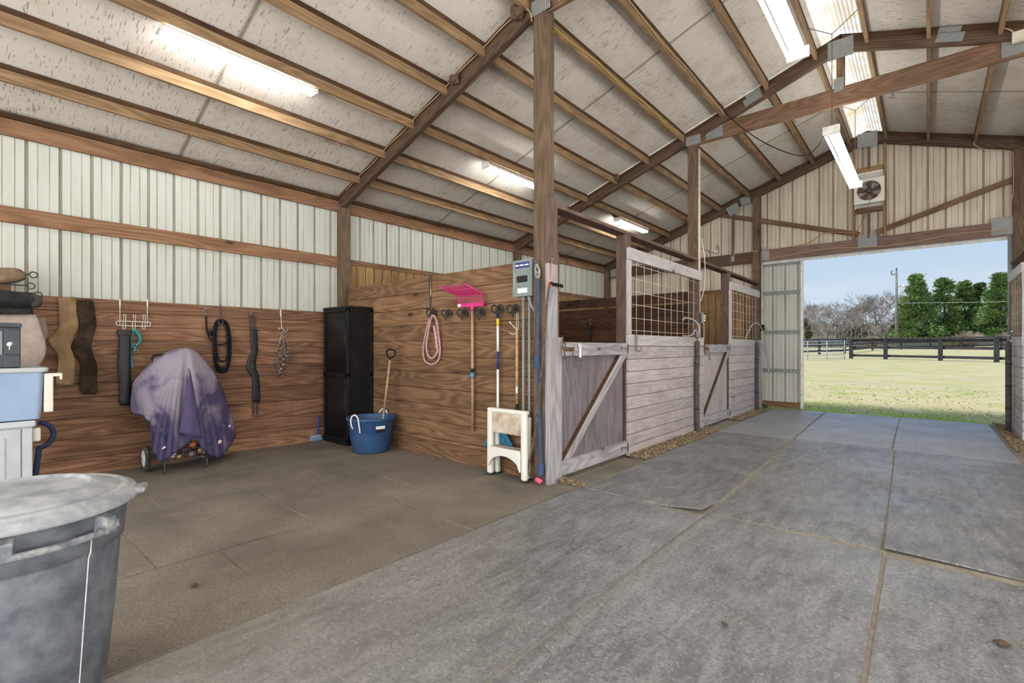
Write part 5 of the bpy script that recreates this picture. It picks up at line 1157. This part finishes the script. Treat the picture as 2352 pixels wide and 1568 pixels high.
MB().box(-2.626, -2.575, 7.32, 7.40, 1.62, 1.76).build('outlet_box', 'dark_steel', t, bevel=.003); MB().box(-2.575, -2.570, 7.33, 7.42, 1.62, 1.78).build('outlet_cover', 'steel', t)
for k in range(3): MB().tube([V((-2.57, 7.40, 1.66 + .035 * k)), V((-2.545, 7.42, 1.66 + .035 * k))], .012, 8).build('plug', 'paper', t)
MB().tube(spline([V((-2.56, 7.40, 1.62)), V((-2.565, 7.42, 1.5)), V((-2.56, 7.40, 1.38)), V((-2.57, 7.41, 1.30))], 5), .005, 6).build('twisted_cord', 'lamp_white', t)
t = thing('post_conduit', 'white conduit with small outlet box on the left door post', 'conduit', (-2.60, 10.95, 0))
MB().tube([V((-2.605, 10.95, 0.02)), V((-2.605, 10.95, 3.05))], .016, 8).build('white_pipe', 'cream_pvc', t); MB().tube(spline([V((-2.605, 10.95, 3.05)), V((-2.62, 10.93, 3.22)), V((-2.70, 10.84, 3.25)), V((-2.80, 10.83, 3.26))], 5), .008, 6).build('bent_cable', 'wire_tan', t)
MB().box(-2.61, -2.55, 10.88, 10.96, 1.60, 1.72).build('outlet_box', 'black_plastic', t, bevel=.003)
MB().tube(spline([V((-2.57, 10.9, 2.35)), V((-2.54, 10.93, 2.15)), V((-2.56, 10.9, 1.95)), V((-2.53, 10.95, 2.1)), V((-2.56, 10.9, 2.35))], 5), .007, 6).tube(spline([V((-2.56, 10.93, 1.62)), V((-2.52, 10.98, 1.5)), V((-2.53, 11.0, 1.62)), V((-2.56, 10.95, 1.66))], 5), .006, 6).build('orange_cord_loops', 'wire_tan', t)
MB().obox((-2.55, 10.95, .05), ((1, 0, 0), (0, 1, -.6), (0, .6, 1)), (.09, .22, .012)).build('kick_plate', 'galv', t)
def sleeve(x, y, z0, z1, label, sg=1):
    t = thing('insulated_pipe', label, 'water pipe', (x, y, z0))
    p = [V((x, y, z0)), V((x, y - .01, z0 + .35)), V((x, y - .02, z0 + .7)), V((x, y, z1 - .25)), V((x, y, z1))] if sg > 0 else [V((x, y, z0)), V((x, y, z1))]
    MB().tube(spline(p, 8), .034, 12).build('foam_sleeve', 'foam_tube', t)
    for k in range(1, 4):
        z = z0 + (z1 - z0) * k / 4; MB().tube([V((x, y - (.008 if sg > 0 else 0), z)), V((x, y - (.008 if sg > 0 else 0), z + .018))], .0365, 12).build('tape_wrap', 'black_rubber', t)
    MB().tube([V((x, y, z1)), V((x, y, z1 + .05))], .013, 8).tube([V((x - .02, y, z1 + .05)), V((x + .03, y, z1 + .05))], .010, 8).lathe([(0, 0), (.022, .0), (.022, .01), (0, .012)], (x, y, z1 + .06), 10).build('tap', 'steel', t)
    return t
sleeve(-2.515, 7.00, .03, 1.34, 'dark foam-wrapped water pipe at the end of the nearest stall front')
sleeve(-2.515, 10.24, .03, 1.34, 'dark foam-wrapped water pipe by the doorway, left side')
sleeve(.90, 10.10, .02, 1.33, 'dark foam-wrapped water pipe by the right side of the doorway', -1)
o = MB().tube(spline([V((-2.50, 7.0, 1.39)), V((-2.47, 6.92, 1.45)), V((-2.46, 6.90, 1.56)), V((-2.50, 6.82, 1.64)), V((-2.54, 6.6, 1.66)), V((-2.53, 6.5, 1.62))], 7), .011, 8).tube(spline([V((-2.50, 6.96, 1.40)), V((-2.48, 6.84, 1.50)), V((-2.50, 6.72, 1.42)), V((-2.53, 6.5, 1.41))], 7), .009, 8).build('hose', 'wire_grey'); tag(o, 'grey hose curling from the tap on the nearest stall front', 'hose')
o = MB().tube(spline([V((-2.50, 10.24, 1.39)), V((-2.47, 10.4, 1.30)), V((-2.44, 10.75, 1.05)), V((-2.44, 10.8, .75)), V((-2.44, 10.72, .9)), V((-2.45, 10.65, 1.3)), V((-2.47, 10.3, 1.66)), V((-2.50, 9.9, 1.70)), V((-2.53, 9.6, 1.5)), V((-2.53, 9.5, 1.40))], 8), .011, 8).build('hose', 'wire_grey'); tag(o, 'black and grey hose looping beside the doorway', 'hose')
t = thing('pipe_column', 'slim grey upright pipe along the right door post', 'pipe', (.97, 10.6, 0))
MB().tube([V((.97, 10.75, 1.36)), V((.97, 10.75, 3.0))], .022, 10).build('upright_pipe', 'conduit', t); MB().tube([V((.97, 10.75, 1.30)), V((.97, 10.75, 1.7))], .016, 8).build('white_lower_pipe', 'cream_pvc', t); MB().box(.94, .99, 10.70, 10.80, 1.60, 1.72).build('outlet_box', 'conduit', t)
t = thing('gate_bolt', 'steel slide bolt on the right-hand stall front', 'latch', (.93, 10.0, 1.42)); MB().tube([V((.93, 10.45, 1.43)), V((.93, 9.95, 1.44))], .009, 8).tube([V((.93, 10.1, 1.43)), V((.93, 10.05, 1.50))], .014, 8).build('bolt', 'steel', t)
# hook on the nearest stall panel
t = thing('over_panel_hook', 'dark double wire hook hung over the cap of the nearest stall panel', 'hook', PX(1460, 790, -2.54))
xh = -2.548
for u in (1459, 1463): MB().tube([V((-2.60, PX(u, 768, xh).y, 1.405)), V((xh, PX(u, 768, xh).y, 1.407)), PX(u, 803, xh + .004), PX(u + 5, 807.5, xh + .03), PX(u + 11, 805, xh + .05), PX(u + 12, 797, xh + .055)], .0035, 6).build('hook_wire', 'dark_steel', t)
t = thing('scroll_bracket', 'small wrought iron scroll hook sticking out from the stall post', 'hook', (-2.6, 7.5, 3.0))
cc = PX(1628, 577, -2.60); MB().tube([V((-2.612, 7.42, cc.z)), V((-2.60, 8.15, cc.z + .02))] + arc((-2.60, 8.15, cc.z + .09), (0, 1, 0), (0, 0, 1), .07, -90, 190, 12), .006, 6).tube(arc((-2.60, 7.72, cc.z - .07), (0, 1, 0), (0, 0, 1), .065, 90, -200, 12), .005, 6).build('scroll_iron', 'dark_steel', t)
# cross tie hanging in the nearest stall
t = thing('cross_tie', 'black strap with chrome snap hanging on the stall divider', 'strap', PY(1356, 770, 7.28))
MB().bar(PY(1356, 748, 7.29), V((PY(1356, 748, 7.29).x, 7.29, .85)), .028, .006).build('strap', 'black_cloth', t)
MB().tube(arc(PY(1355, 735, 7.28), (1, 0, 0), (0, 0, 1), .028, 0, 360, 14)[:-1], .005, 6, closed=True).tube([PY(1356, 740, 7.28), PY(1356, 750, 7.285)], .009, 6).build('snap', 'steel', t)

c = PY(2340, 83, 7.25); t = thing('junction_box', 'small cream junction box on the aisle truss at the top right', 'junction box', c)
MB().box(c.x - .05, c.x + .05, 7.235, 7.285, c.z - .055, c.z + .055).build('box_cover', 'cream_pvc', t, bevel=.004); MB().tube(spline([c + V((-.03, .01, .05)), c + V((-.07, .0, .10)), c + V((-.14, .02, .16))], 5), .006, 6).build('box_cable', 'wire_tan', t)
for (u, v, lb) in ((1824, 262, 'small eye hook under the aisle truss left of the hanging chain'), (2048, 200, 'small eye hook under the aisle truss right of the hanging chain')):
    c = PY(u, v, 7.33); c.z = 4.31; tag(MB().tube([c + V((0, 0, .01)), c + V((0, 0, -.03))], .005, 6).tube(arc(c + V((0, 0, -.05)), (1, 0, 0), (0, 0, 1), .02, 90, -180, 10), .004, 6).build('eye_hook', 'dark_steel'), lb, 'hook')
# ================================================================== MUD NESTS
def nest(c, r, label, seed):
    rr = random.Random(seed); m = MB(); P = []
    for i in range(13):
        th = math.pi * i / 12; row = []
        for j in range(17):
            ph = 2 * math.pi * (j % 16) / 16; k = 1 + .22 * math.sin(3 * ph + seed) * math.sin(2 * th) + .12 * rr.uniform(-1, 1) * (0 < i < 12)
            if j == 16: k = row[0][1]
            q = V((math.sin(th) * math.cos(ph), .7 * math.sin(th) * math.sin(ph), .8 * math.cos(th))) * r * k; row.append((V(c) + q, k))
        P.append(row)
    o = MB().grid([[q[0] for q in row] for row in P]).build('mud_nest', 'nest'); return tag(o, label, 'nest')
nest(PY(1188, 28, 3.43), .075, 'large brown mud nest beside the top of the tall post', 1)
nest(PY(1043, 182, 3.44), .06, 'brown mud nest halfway along the near truss', 2)
nest(PY(935, 270, 3.44), .05, 'small brown mud nest low on the near truss', 3)
nest(PY(1415, 408, 7.24), .07, 'brown mud nest on the aisle truss over the stalls', 4)
nest(V((-4.63, 8.50, 3.88)), .085, 'brown nest on the end of the farthest stall light', 5)
nest(V((-4.60, 5.35, 3.86)), .055, 'nest lump on top of the light by the tall post', 6)

# ================================================================== LOOSE SHAVINGS
def chips(name, areas, n, label, mt='chips', seed=3, sz=(.004, .013)):
    rr = random.Random(seed); m = MB(); tot = sum((b - a) * (d - c) for a, b, c, d in areas)
    for a, b, c, d in areas:
        for _ in range(int(n * (b - a) * (d - c) / tot)):
            f = rr.random() ** 1.7; x = a + (b - a) * f; y = rr.uniform(c, d); z = .004 + .035 * (1 - f) * rr.random()
            s_ = rr.uniform(*sz); u = V((rr.uniform(-1, 1), rr.uniform(-1, 1), rr.uniform(-.5, .5))).normalized() * s_; v = u.cross(V((rr.uniform(-1, 1), rr.uniform(-1, 1), 1))).normalized() * s_ * .45; p = V((x, y, z + .012))
            m.add([p - u - v, p + u - v, p + u * .8 + v + V((0, 0, .003)), p - u + v], [(0, 1, 2, 3)])
    return stuff(m.build(name, mt), label, 'shavings')
chips('shavings', [(-2.545, -2.36, 4.98, 7.5), (-2.545, -2.40, 8.7, 10.6)], 14000, 'tan wood shavings heaped along the foot of the stall fronts')
chips('shavings', [(.80, .95, 8.2, 11.0)], 4000, 'brown dirt and shavings along the right edge of the mats', seed=5)
chips('shavings', [(-2.6, -2.3, 3.60, 3.72)], 500, 'wisps of straw-coloured shavings at the foot of the tall post', seed=6)
P = [[V((x, y, -.008 + h_ * (.8 + .2 * math.sin(y * 9)))) for x, h_ in ((-2.60, .035), (-2.52, .03), (-2.46, .018), (-2.38, .002))] for y in [4.97 + .06 * i for i in range(43)]]
stuff(MB().grid(P).build('dirt_ridge', 'earth'), 'low ridge of dirt along the nearest stall front', 'dirt')
P = [[V((x, y, h_)) for x, h_ in ((.76, -.01), (.84, .012), (1.0, .02))] for y in [7.8 + .2 * i for i in range(17)]]
stuff(MB().grid(P).build('dirt_ridge', 'earth'), 'packed dirt strip between the mats and the right stall front', 'dirt')
for (u, v, s_, lb) in ((2302, 1477, .022, 'small brown clod on the mat at the lower right'), (446, 1343, .016, 'small orange dry leaf on the brown mats'), (1664, 1432, .012, 'tiny dark clod in the middle of the grey mats')):
    p = PZ(u, v, .018); m = MB().lathe([(0, -.3 * s_), (s_ * .8, -.2 * s_), (s_, .1 * s_), (s_ * .4, .5 * s_), (0, .55 * s_)], p, 8, sx=1.4); tag(m.build('dirt_clod', 'nest'), lb, 'debris')

# ================================================================== OUTDOORS
M['fence_dark'] = m_mottle('dark_fence_paint', (.035, .034, .04), (.07, .068, .075), 6, .7)
M['fence_grey'] = m_mottle('weathered_picket', (.34, .32, .29), (.22, .20, .18), 3, .8)
M['gate_metal'] = m_metal('pale_gate_steel', (.62, .66, .70), .45, .3)
M['pole_wood'] = m_mottle('utility_pole_wood', (.30, .27, .23), (.18, .15, .13), 4, .9)
M['bark'] = m_mottle('grey_bark', (.30, .26, .23), (.17, .145, .13), 4, .95)
M['twig'] = m_mottle('pale_twigs', (.40, .355, .32), (.28, .245, .225), 2, .95)
M['twig_red'] = m_mottle('reddish_twigs', (.45, .34, .28), (.34, .25, .20), 2, .95)
def m_leaf(name, a, b, sc=.6):
    m = mat(name, a, .75, spec=.2); t = NT(m); c = t.coords(rand=False, world=True); i = t.n('NewGeometry').outputs['Random Per Island']
    col = t.mix(t.ramp(t.noise(c, sc, 4), [(.3, 0.), (.7, 1.)]), a, b); col = t.mix(1., col, t.ramp(i, [(0, .62), (1, 1.2)]), 'MULTIPLY'); t.col(col); return m
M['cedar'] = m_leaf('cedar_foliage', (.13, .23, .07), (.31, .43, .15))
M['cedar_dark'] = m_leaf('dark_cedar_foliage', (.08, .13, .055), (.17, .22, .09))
M['olive'] = m_leaf('olive_brush', (.20, .20, .09), (.32, .28, .15))
M['grass'] = m_leaf('green_grass', (.26, .44, .05), (.40, .56, .10), 2.)
def fence_post(p, w_, h_, label, mt='fence_dark', group=None):
    o = MB().box(p.x - w_ / 2, p.x + w_ / 2, p.y - w_ / 2, p.y + w_ / 2, p.z - .1, p.z + h_).build('fence_post', mt, bevel=.008); return tag(o, label, 'fence post', group)
def gp(u, s_):
    d = ray(u, HOR); p = d * s_; return V((p.x, p.y, gz(p.y)))
# near paddock fence
fp = [gp(1955, 33.0), gp(2034, 31.2), gp(2160, 28.6), gp(2289, 26.2), gp(2420, 24.2)]
t = thing('paddock_fence', 'dark board paddock fence across the lawn with three rails', 'fence', fp[2])
for i, p in enumerate(fp): MB().box(p.x - .11, p.x + .11, p.y - .09, p.y + .09, p.z - .1, p.z + 1.33).build('fence_post', 'fence_dark', t, bevel=.01)
for a, b in zip(fp[:-1], fp[1:]):
    for z in (1.22, .76, .22): timber('fence_rail', a + V((0, .1, z)), b + V((0, .1, z)), .04, .16, 'fence_dark', t)
    timber('cap_rail', a + V((0, 0, 1.35)), b + V((0, 0, 1.35)), .18, .04, 'fence_dark', t)
# tube gate
ga, gb = gp(1830, 30.6), gp(1940, 32.0)
t = thing('tube_gate', 'pale metal tube gate left of the dark paddock fence', 'gate', (ga + gb) / 2)
for z in (.10, .30, .52, .76, 1.02, 1.24): MB().tube([ga + V((0, 0, z)), gb + V((0, 0, z))], .022, 6).build('gate_tube', 'gate_metal', t)
for f in (0, .22, .62, 1.0): p = ga.lerp(gb, f); MB().tube([p + V((0, 0, .06 if f < 1 else -.05)), p + V((0, 0, 1.27))], .026, 6).build('gate_upright', 'gate_metal', t)
# further dark fence and picket fence
t = thing('far_paddock_fence', 'second dark board fence farther out behind the tube gate', 'fence', gp(1900, 46))
fq = [gp(u, s_) for u, s_ in ((1800, 40), (1882, 42), (1940, 43.5), (2004, 52), (2070, 54), (2137, 55), (2210, 56), (2300, 57), (2400, 58))]
for p in fq: MB().box(p.x - .09, p.x + .09, p.y - .09, p.y + .09, p.z - .1, p.z + 1.35).build('fence_post', 'fence_dark', t)
for a, b in zip(fq[:-1], fq[1:]):
    for z in (1.24, .78, .28): timber('fence_rail', a + V((0, .1, z)), b + V((0, .1, z)), .04, .15, 'fence_dark', t)
pa_, pb_ = gp(1810, 68), gp(2420, 66)
t = thing('picket_fence', 'long weathered grey picket fence in front of the trees', 'fence', (pa_ + pb_) / 2)
m = MB(); n = 150
for i in range(n):
    p = pa_.lerp(pb_, i / (n - 1)); h_ = 1.25 + .06 * math.sin(i * 2.1) + (.35 if 14 <= i <= 27 else 0); m.box(p.x - .07, p.x + .07, p.y - .015, p.y + .015, p.z - .05, p.z + h_); m.add([p + V((-.07, 0, h_)), p + V((.07, 0, h_)), p + V((0, 0, h_ + .1))], [(0, 1, 2)])
o = m.build('pickets', 'fence_grey', t); o['kind'] = 'stuff'
for z in (.35, 1.0): timber('picket_rail', pa_ + V((0, .06, z)), pb_ + V((0, .06, z)), .04, .1, 'fence_grey', t)
# utility pole
pp = gp(2059, 60); t = thing('utility_pole', 'tall wooden utility pole with a lamp in front of the evergreens', 'utility pole', pp)
MB().tube([pp, pp + V((0, 0, 9.7))], [.17, .11], 10).build('pole_shaft', 'pole_wood', t)
MB().tube([pp + V((.0, 0, 8.9)), pp + V((.0, 0, 10.0))], .09, 8).build('pole_top', 'dark_steel', t)
MB().tube([pp + V((0, 0, 7.6)), pp + V((.6, -.1, 7.75))], .04, 6).build('lamp_arm', 'galv', t); MB().lathe([(0, .25), (.15, .22), (.26, .05), (.24, -.1), (0, -.12)], pp + V((.75, -.1, 7.65)), 12).build('lamp_head', 'lamp_white', t)
MB().tube(spline([pp + V((-.1, 0, 9.3)), pp + V((-.45, 0, 9.2)), pp + V((-.5, 0, 9.6)), pp + V((-.35, 0, 9.7))], 4), .05, 6).build('insulator', 'dark_steel', t)
for k, (z0_, z1_) in enumerate(((5.6, 5.3), (9.0, 8.3))):
    o = MB().tube(spline([pp + V((-.0, 0, z0_)), pp + V((20, -6, z0_ - .9 + k)), pp + V((45, -14, z1_ + .6))], 6), .02, 4).build('power_line', 'lamp_white'); tag(o, ('lower', 'upper')[k] + ' pale power line running right from the utility pole', 'power line')
# trees
def cedar(base, h_, r, seed, mt, label, n=5200):
    rr = random.Random(seed); t = thing('evergreen_tree', label, 'tree', base)
    MB().tube([base + V((0, 0, -.2)), base + V((.1, 0, h_ * .5)), base + V((0, 0, h_ * .92))], [.22, .14, .04], 8).build('tree_trunk', 'bark', t)
    m = MB(); cl = []
    for _ in range(210):
        f = rr.random() ** 1.15; rad = 1.12 * r * (1.03 - f) ** .70 * (.86 + .14 * math.sin(f * 15 + seed)) * (1 if f > .06 else .8); a = rr.uniform(0, 6.283); q = rr.uniform(.35, 1.0) ** .6
        cl.append((V((rad * q * math.cos(a), rad * q * math.sin(a), .15 + f * (h_ - .5))), (.22 + .30 * (1 - f)) * r * .62, a))
    for i in range(n):
        c, s_, a = cl[rr.randrange(len(cl))]; o_ = V((rr.gauss(0, 1), rr.gauss(0, 1), rr.gauss(0, .55))) * s_ * .55; p = base + c + o_
        d = V((math.cos(a) + rr.uniform(-.6, .6), math.sin(a) + rr.uniform(-.6, .6), rr.uniform(-.1, .9))).normalized(); q = d.cross(V((rr.uniform(-1, 1), rr.uniform(-1, 1), rr.uniform(-1, 1)))).normalized(); l = rr.uniform(.13, .30)
        m.add([p - q * l * .3, p + d * l, p + q * l * .3, p - d * l * .5], [(0, 1, 2, 3)])
    m.build('foliage', mt, t); return t
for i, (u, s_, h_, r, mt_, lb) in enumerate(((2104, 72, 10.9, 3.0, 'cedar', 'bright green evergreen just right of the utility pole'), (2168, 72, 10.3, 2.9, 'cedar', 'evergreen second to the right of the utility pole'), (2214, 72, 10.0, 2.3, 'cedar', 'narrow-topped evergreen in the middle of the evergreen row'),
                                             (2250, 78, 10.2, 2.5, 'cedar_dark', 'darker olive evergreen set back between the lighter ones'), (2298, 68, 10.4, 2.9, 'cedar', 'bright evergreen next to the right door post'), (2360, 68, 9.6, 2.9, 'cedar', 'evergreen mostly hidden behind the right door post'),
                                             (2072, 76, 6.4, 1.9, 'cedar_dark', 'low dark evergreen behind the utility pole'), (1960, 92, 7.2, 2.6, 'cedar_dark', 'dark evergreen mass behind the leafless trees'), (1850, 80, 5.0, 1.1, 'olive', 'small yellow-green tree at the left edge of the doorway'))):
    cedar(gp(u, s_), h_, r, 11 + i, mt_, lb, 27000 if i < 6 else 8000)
def twigs(seed, h_, spread, depth=6, mt='twig', thick=.10, nb=3):
    rr = random.Random(seed); m = MB(); tr = MB()
    def go(p, d, l, r, k):
        q = p + d * l * .5 + V((rr.uniform(-1, 1), rr.uniform(-1, 1), 0)) * l * .05; e_ = p + d * l
        (tr if k > depth - 2 else m).tube([p, q, e_], [r, r * .85, r * .7], 5 if k > depth - 2 else 3, cap=False)
        if k == 0: return
        for _ in range(nb if k > 1 else nb + 1):
            nd = (d + V((rr.gauss(0, 1), rr.gauss(0, 1), rr.uniform(-.2, .7))) * spread).normalized(); go(p + d * l * rr.uniform(.55, 1), nd, l * rr.uniform(.58, .80), max(.010, r * .58), k - 1)
    go(V((0, 0, -.1)), V((rr.uniform(-.1, .1), 0, 1)), h_ * .26, thick, depth); return m, tr
protos = []
for i in range(4):
    m, tr = twigs(40 + i, 1.0 * (10.6 + i * .6), .52, 6 if i else 6)
    t = thing('bare_tree', 'x', 'tree', (0, 0, 0), 'bare winter trees behind the paddock'); m.build('twigs', 'twig', t); tr.build('tree_trunk', 'bark', t); protos.append(t)
spots = [(1848, 78, 1.0), (1862, 84, .95), (1876, 76, .9), (1892, 82, 1.05), (1908, 75, .85), (1922, 85, 1.1), (1938, 78, .95), (1952, 88, 1.2), (1966, 74, .9), (1982, 80, 1.15), (1998, 76, 1.1), (2012, 82, 1.25), (2026, 77, 1.2), (2042, 84, 1.0), (1836, 80, 1.1), (1870, 92, 1.1), (1900, 95, 1.1), (1930, 95, 1.15), (1945, 73, .7), (1915, 72, .6), (2034, 73, .75), (1885, 73, .65), (1990, 90, 1.2), (2020, 92, 1.2)]
for i, (u, s_, k) in enumerate(spots):
    o = protos[i % 4]; lb = 'leafless grey winter tree in the thicket left of the utility pole'
    p = gp(u, s_)
    if i >= 4: o = copy_tree(o, p, lb)
    else: o['label'] = lb; o.location = p
    o.rotation_euler.z = i * 1.3; o.scale = (k, k, k * (.92 + .05 * (i % 4)))
for i, (u, s_, k, lb) in enumerate(((2225, 62, 1.0, 'tan leafless shrub at the foot of the evergreens'), (2196, 62, .7, 'yellowish shrub left of the tan leafless one'), (2318, 60, .95, 'reddish leafless shrub by the right door post'), (2000, 66, .8, 'pale leafless shrub left of the utility pole'))):
    rr = random.Random(70 + i); p = gp(u, s_); m = MB()
    for _ in range(420):
        a = rr.uniform(0, 6.283); q = rr.random() ** .6; b = p + V((math.cos(a) * .5 * q, math.sin(a) * .5 * q, 0)); tip = p + V((math.cos(a) * 2.1 * q, math.sin(a) * 2.1 * q, 1.9 - .9 * q * q + rr.uniform(-.3, .3))) * 1.0
        tip = p + (tip - p) * k; m.tube([b, b.lerp(tip, .5) + V((0, 0, .25 * k)), tip], [.018, .013, .008], 3, cap=False)
    tag(m.build('bare_shrub', 'olive' if i == 1 else 'twig_red'), lb, 'shrub')
# distant scrub that closes the view under the trees
rr = random.Random(5); m = MB()
for _ in range(14000):
    u = rr.uniform(1790, 2420); s_ = rr.uniform(88, 104); p = gp(u, s_) + V((0, 0, rr.random() ** 1.5 * (4.0 if u < 2060 else 5.0))); d = V((rr.uniform(-1, 1), rr.uniform(-1, 1), rr.uniform(.2, 1.2))).normalized(); q = d.cross(V((0, 1, 0))).normalized(); l = rr.uniform(.2, .6)
    m.add([p - q * l * .2, p + d * l, p + q * l * .2, p - d * l * .5], [(0, 1, 2, 3)])
M['scrub'] = m_leaf('grey_scrub', (.22, .20, .15), (.30, .26, .20)); stuff(m.build('undergrowth', 'scrub'), 'grey-brown undergrowth filling the far tree line', 'undergrowth')
# fresh grass at the threshold
rr = random.Random(9); m = MB()
for _ in range(15000):
    x = rr.uniform(-3.6, 4.0); y = 11.02 + 1.9 * rr.random() ** 2.2; 
    if math.sin(x * 2.3) + math.sin(x * 5.1 + y * 3) < -1.1 or (x > .5 and rr.random() < .4): continue
    h_ = rr.uniform(.015, .05); a = rr.uniform(0, 6.28); b = V((math.cos(a), math.sin(a), 0)) * .004; p = V((x, y, gz(y) - .002)); m.add([p - b, p + b, p + V((rr.uniform(-.02, .02), rr.uniform(-.02, .02), h_))], [(0, 1, 2)])
stuff(m.build('grass', 'grass'), 'fresh green grass along the edge of the doorway', 'grass')
rr = random.Random(10); m = MB()
for _ in range(900):
    x = rr.uniform(-4, 6); y = 11.3 + 7 * rr.random(); p = V((x, y, gz(y) + .006)); a = rr.uniform(0, 6.28); s_ = rr.uniform(.012, .03); m.add([p + V((math.cos(a + k) * s_, math.sin(a + k) * s_, .008 * (k % 2))) for k in (0, 1.4, 3.1, 4.6)], [(0, 1, 2, 3)])
stuff(m.build('leaves', 'nest'), 'brown fallen leaves scattered over the near lawn', 'leaves')
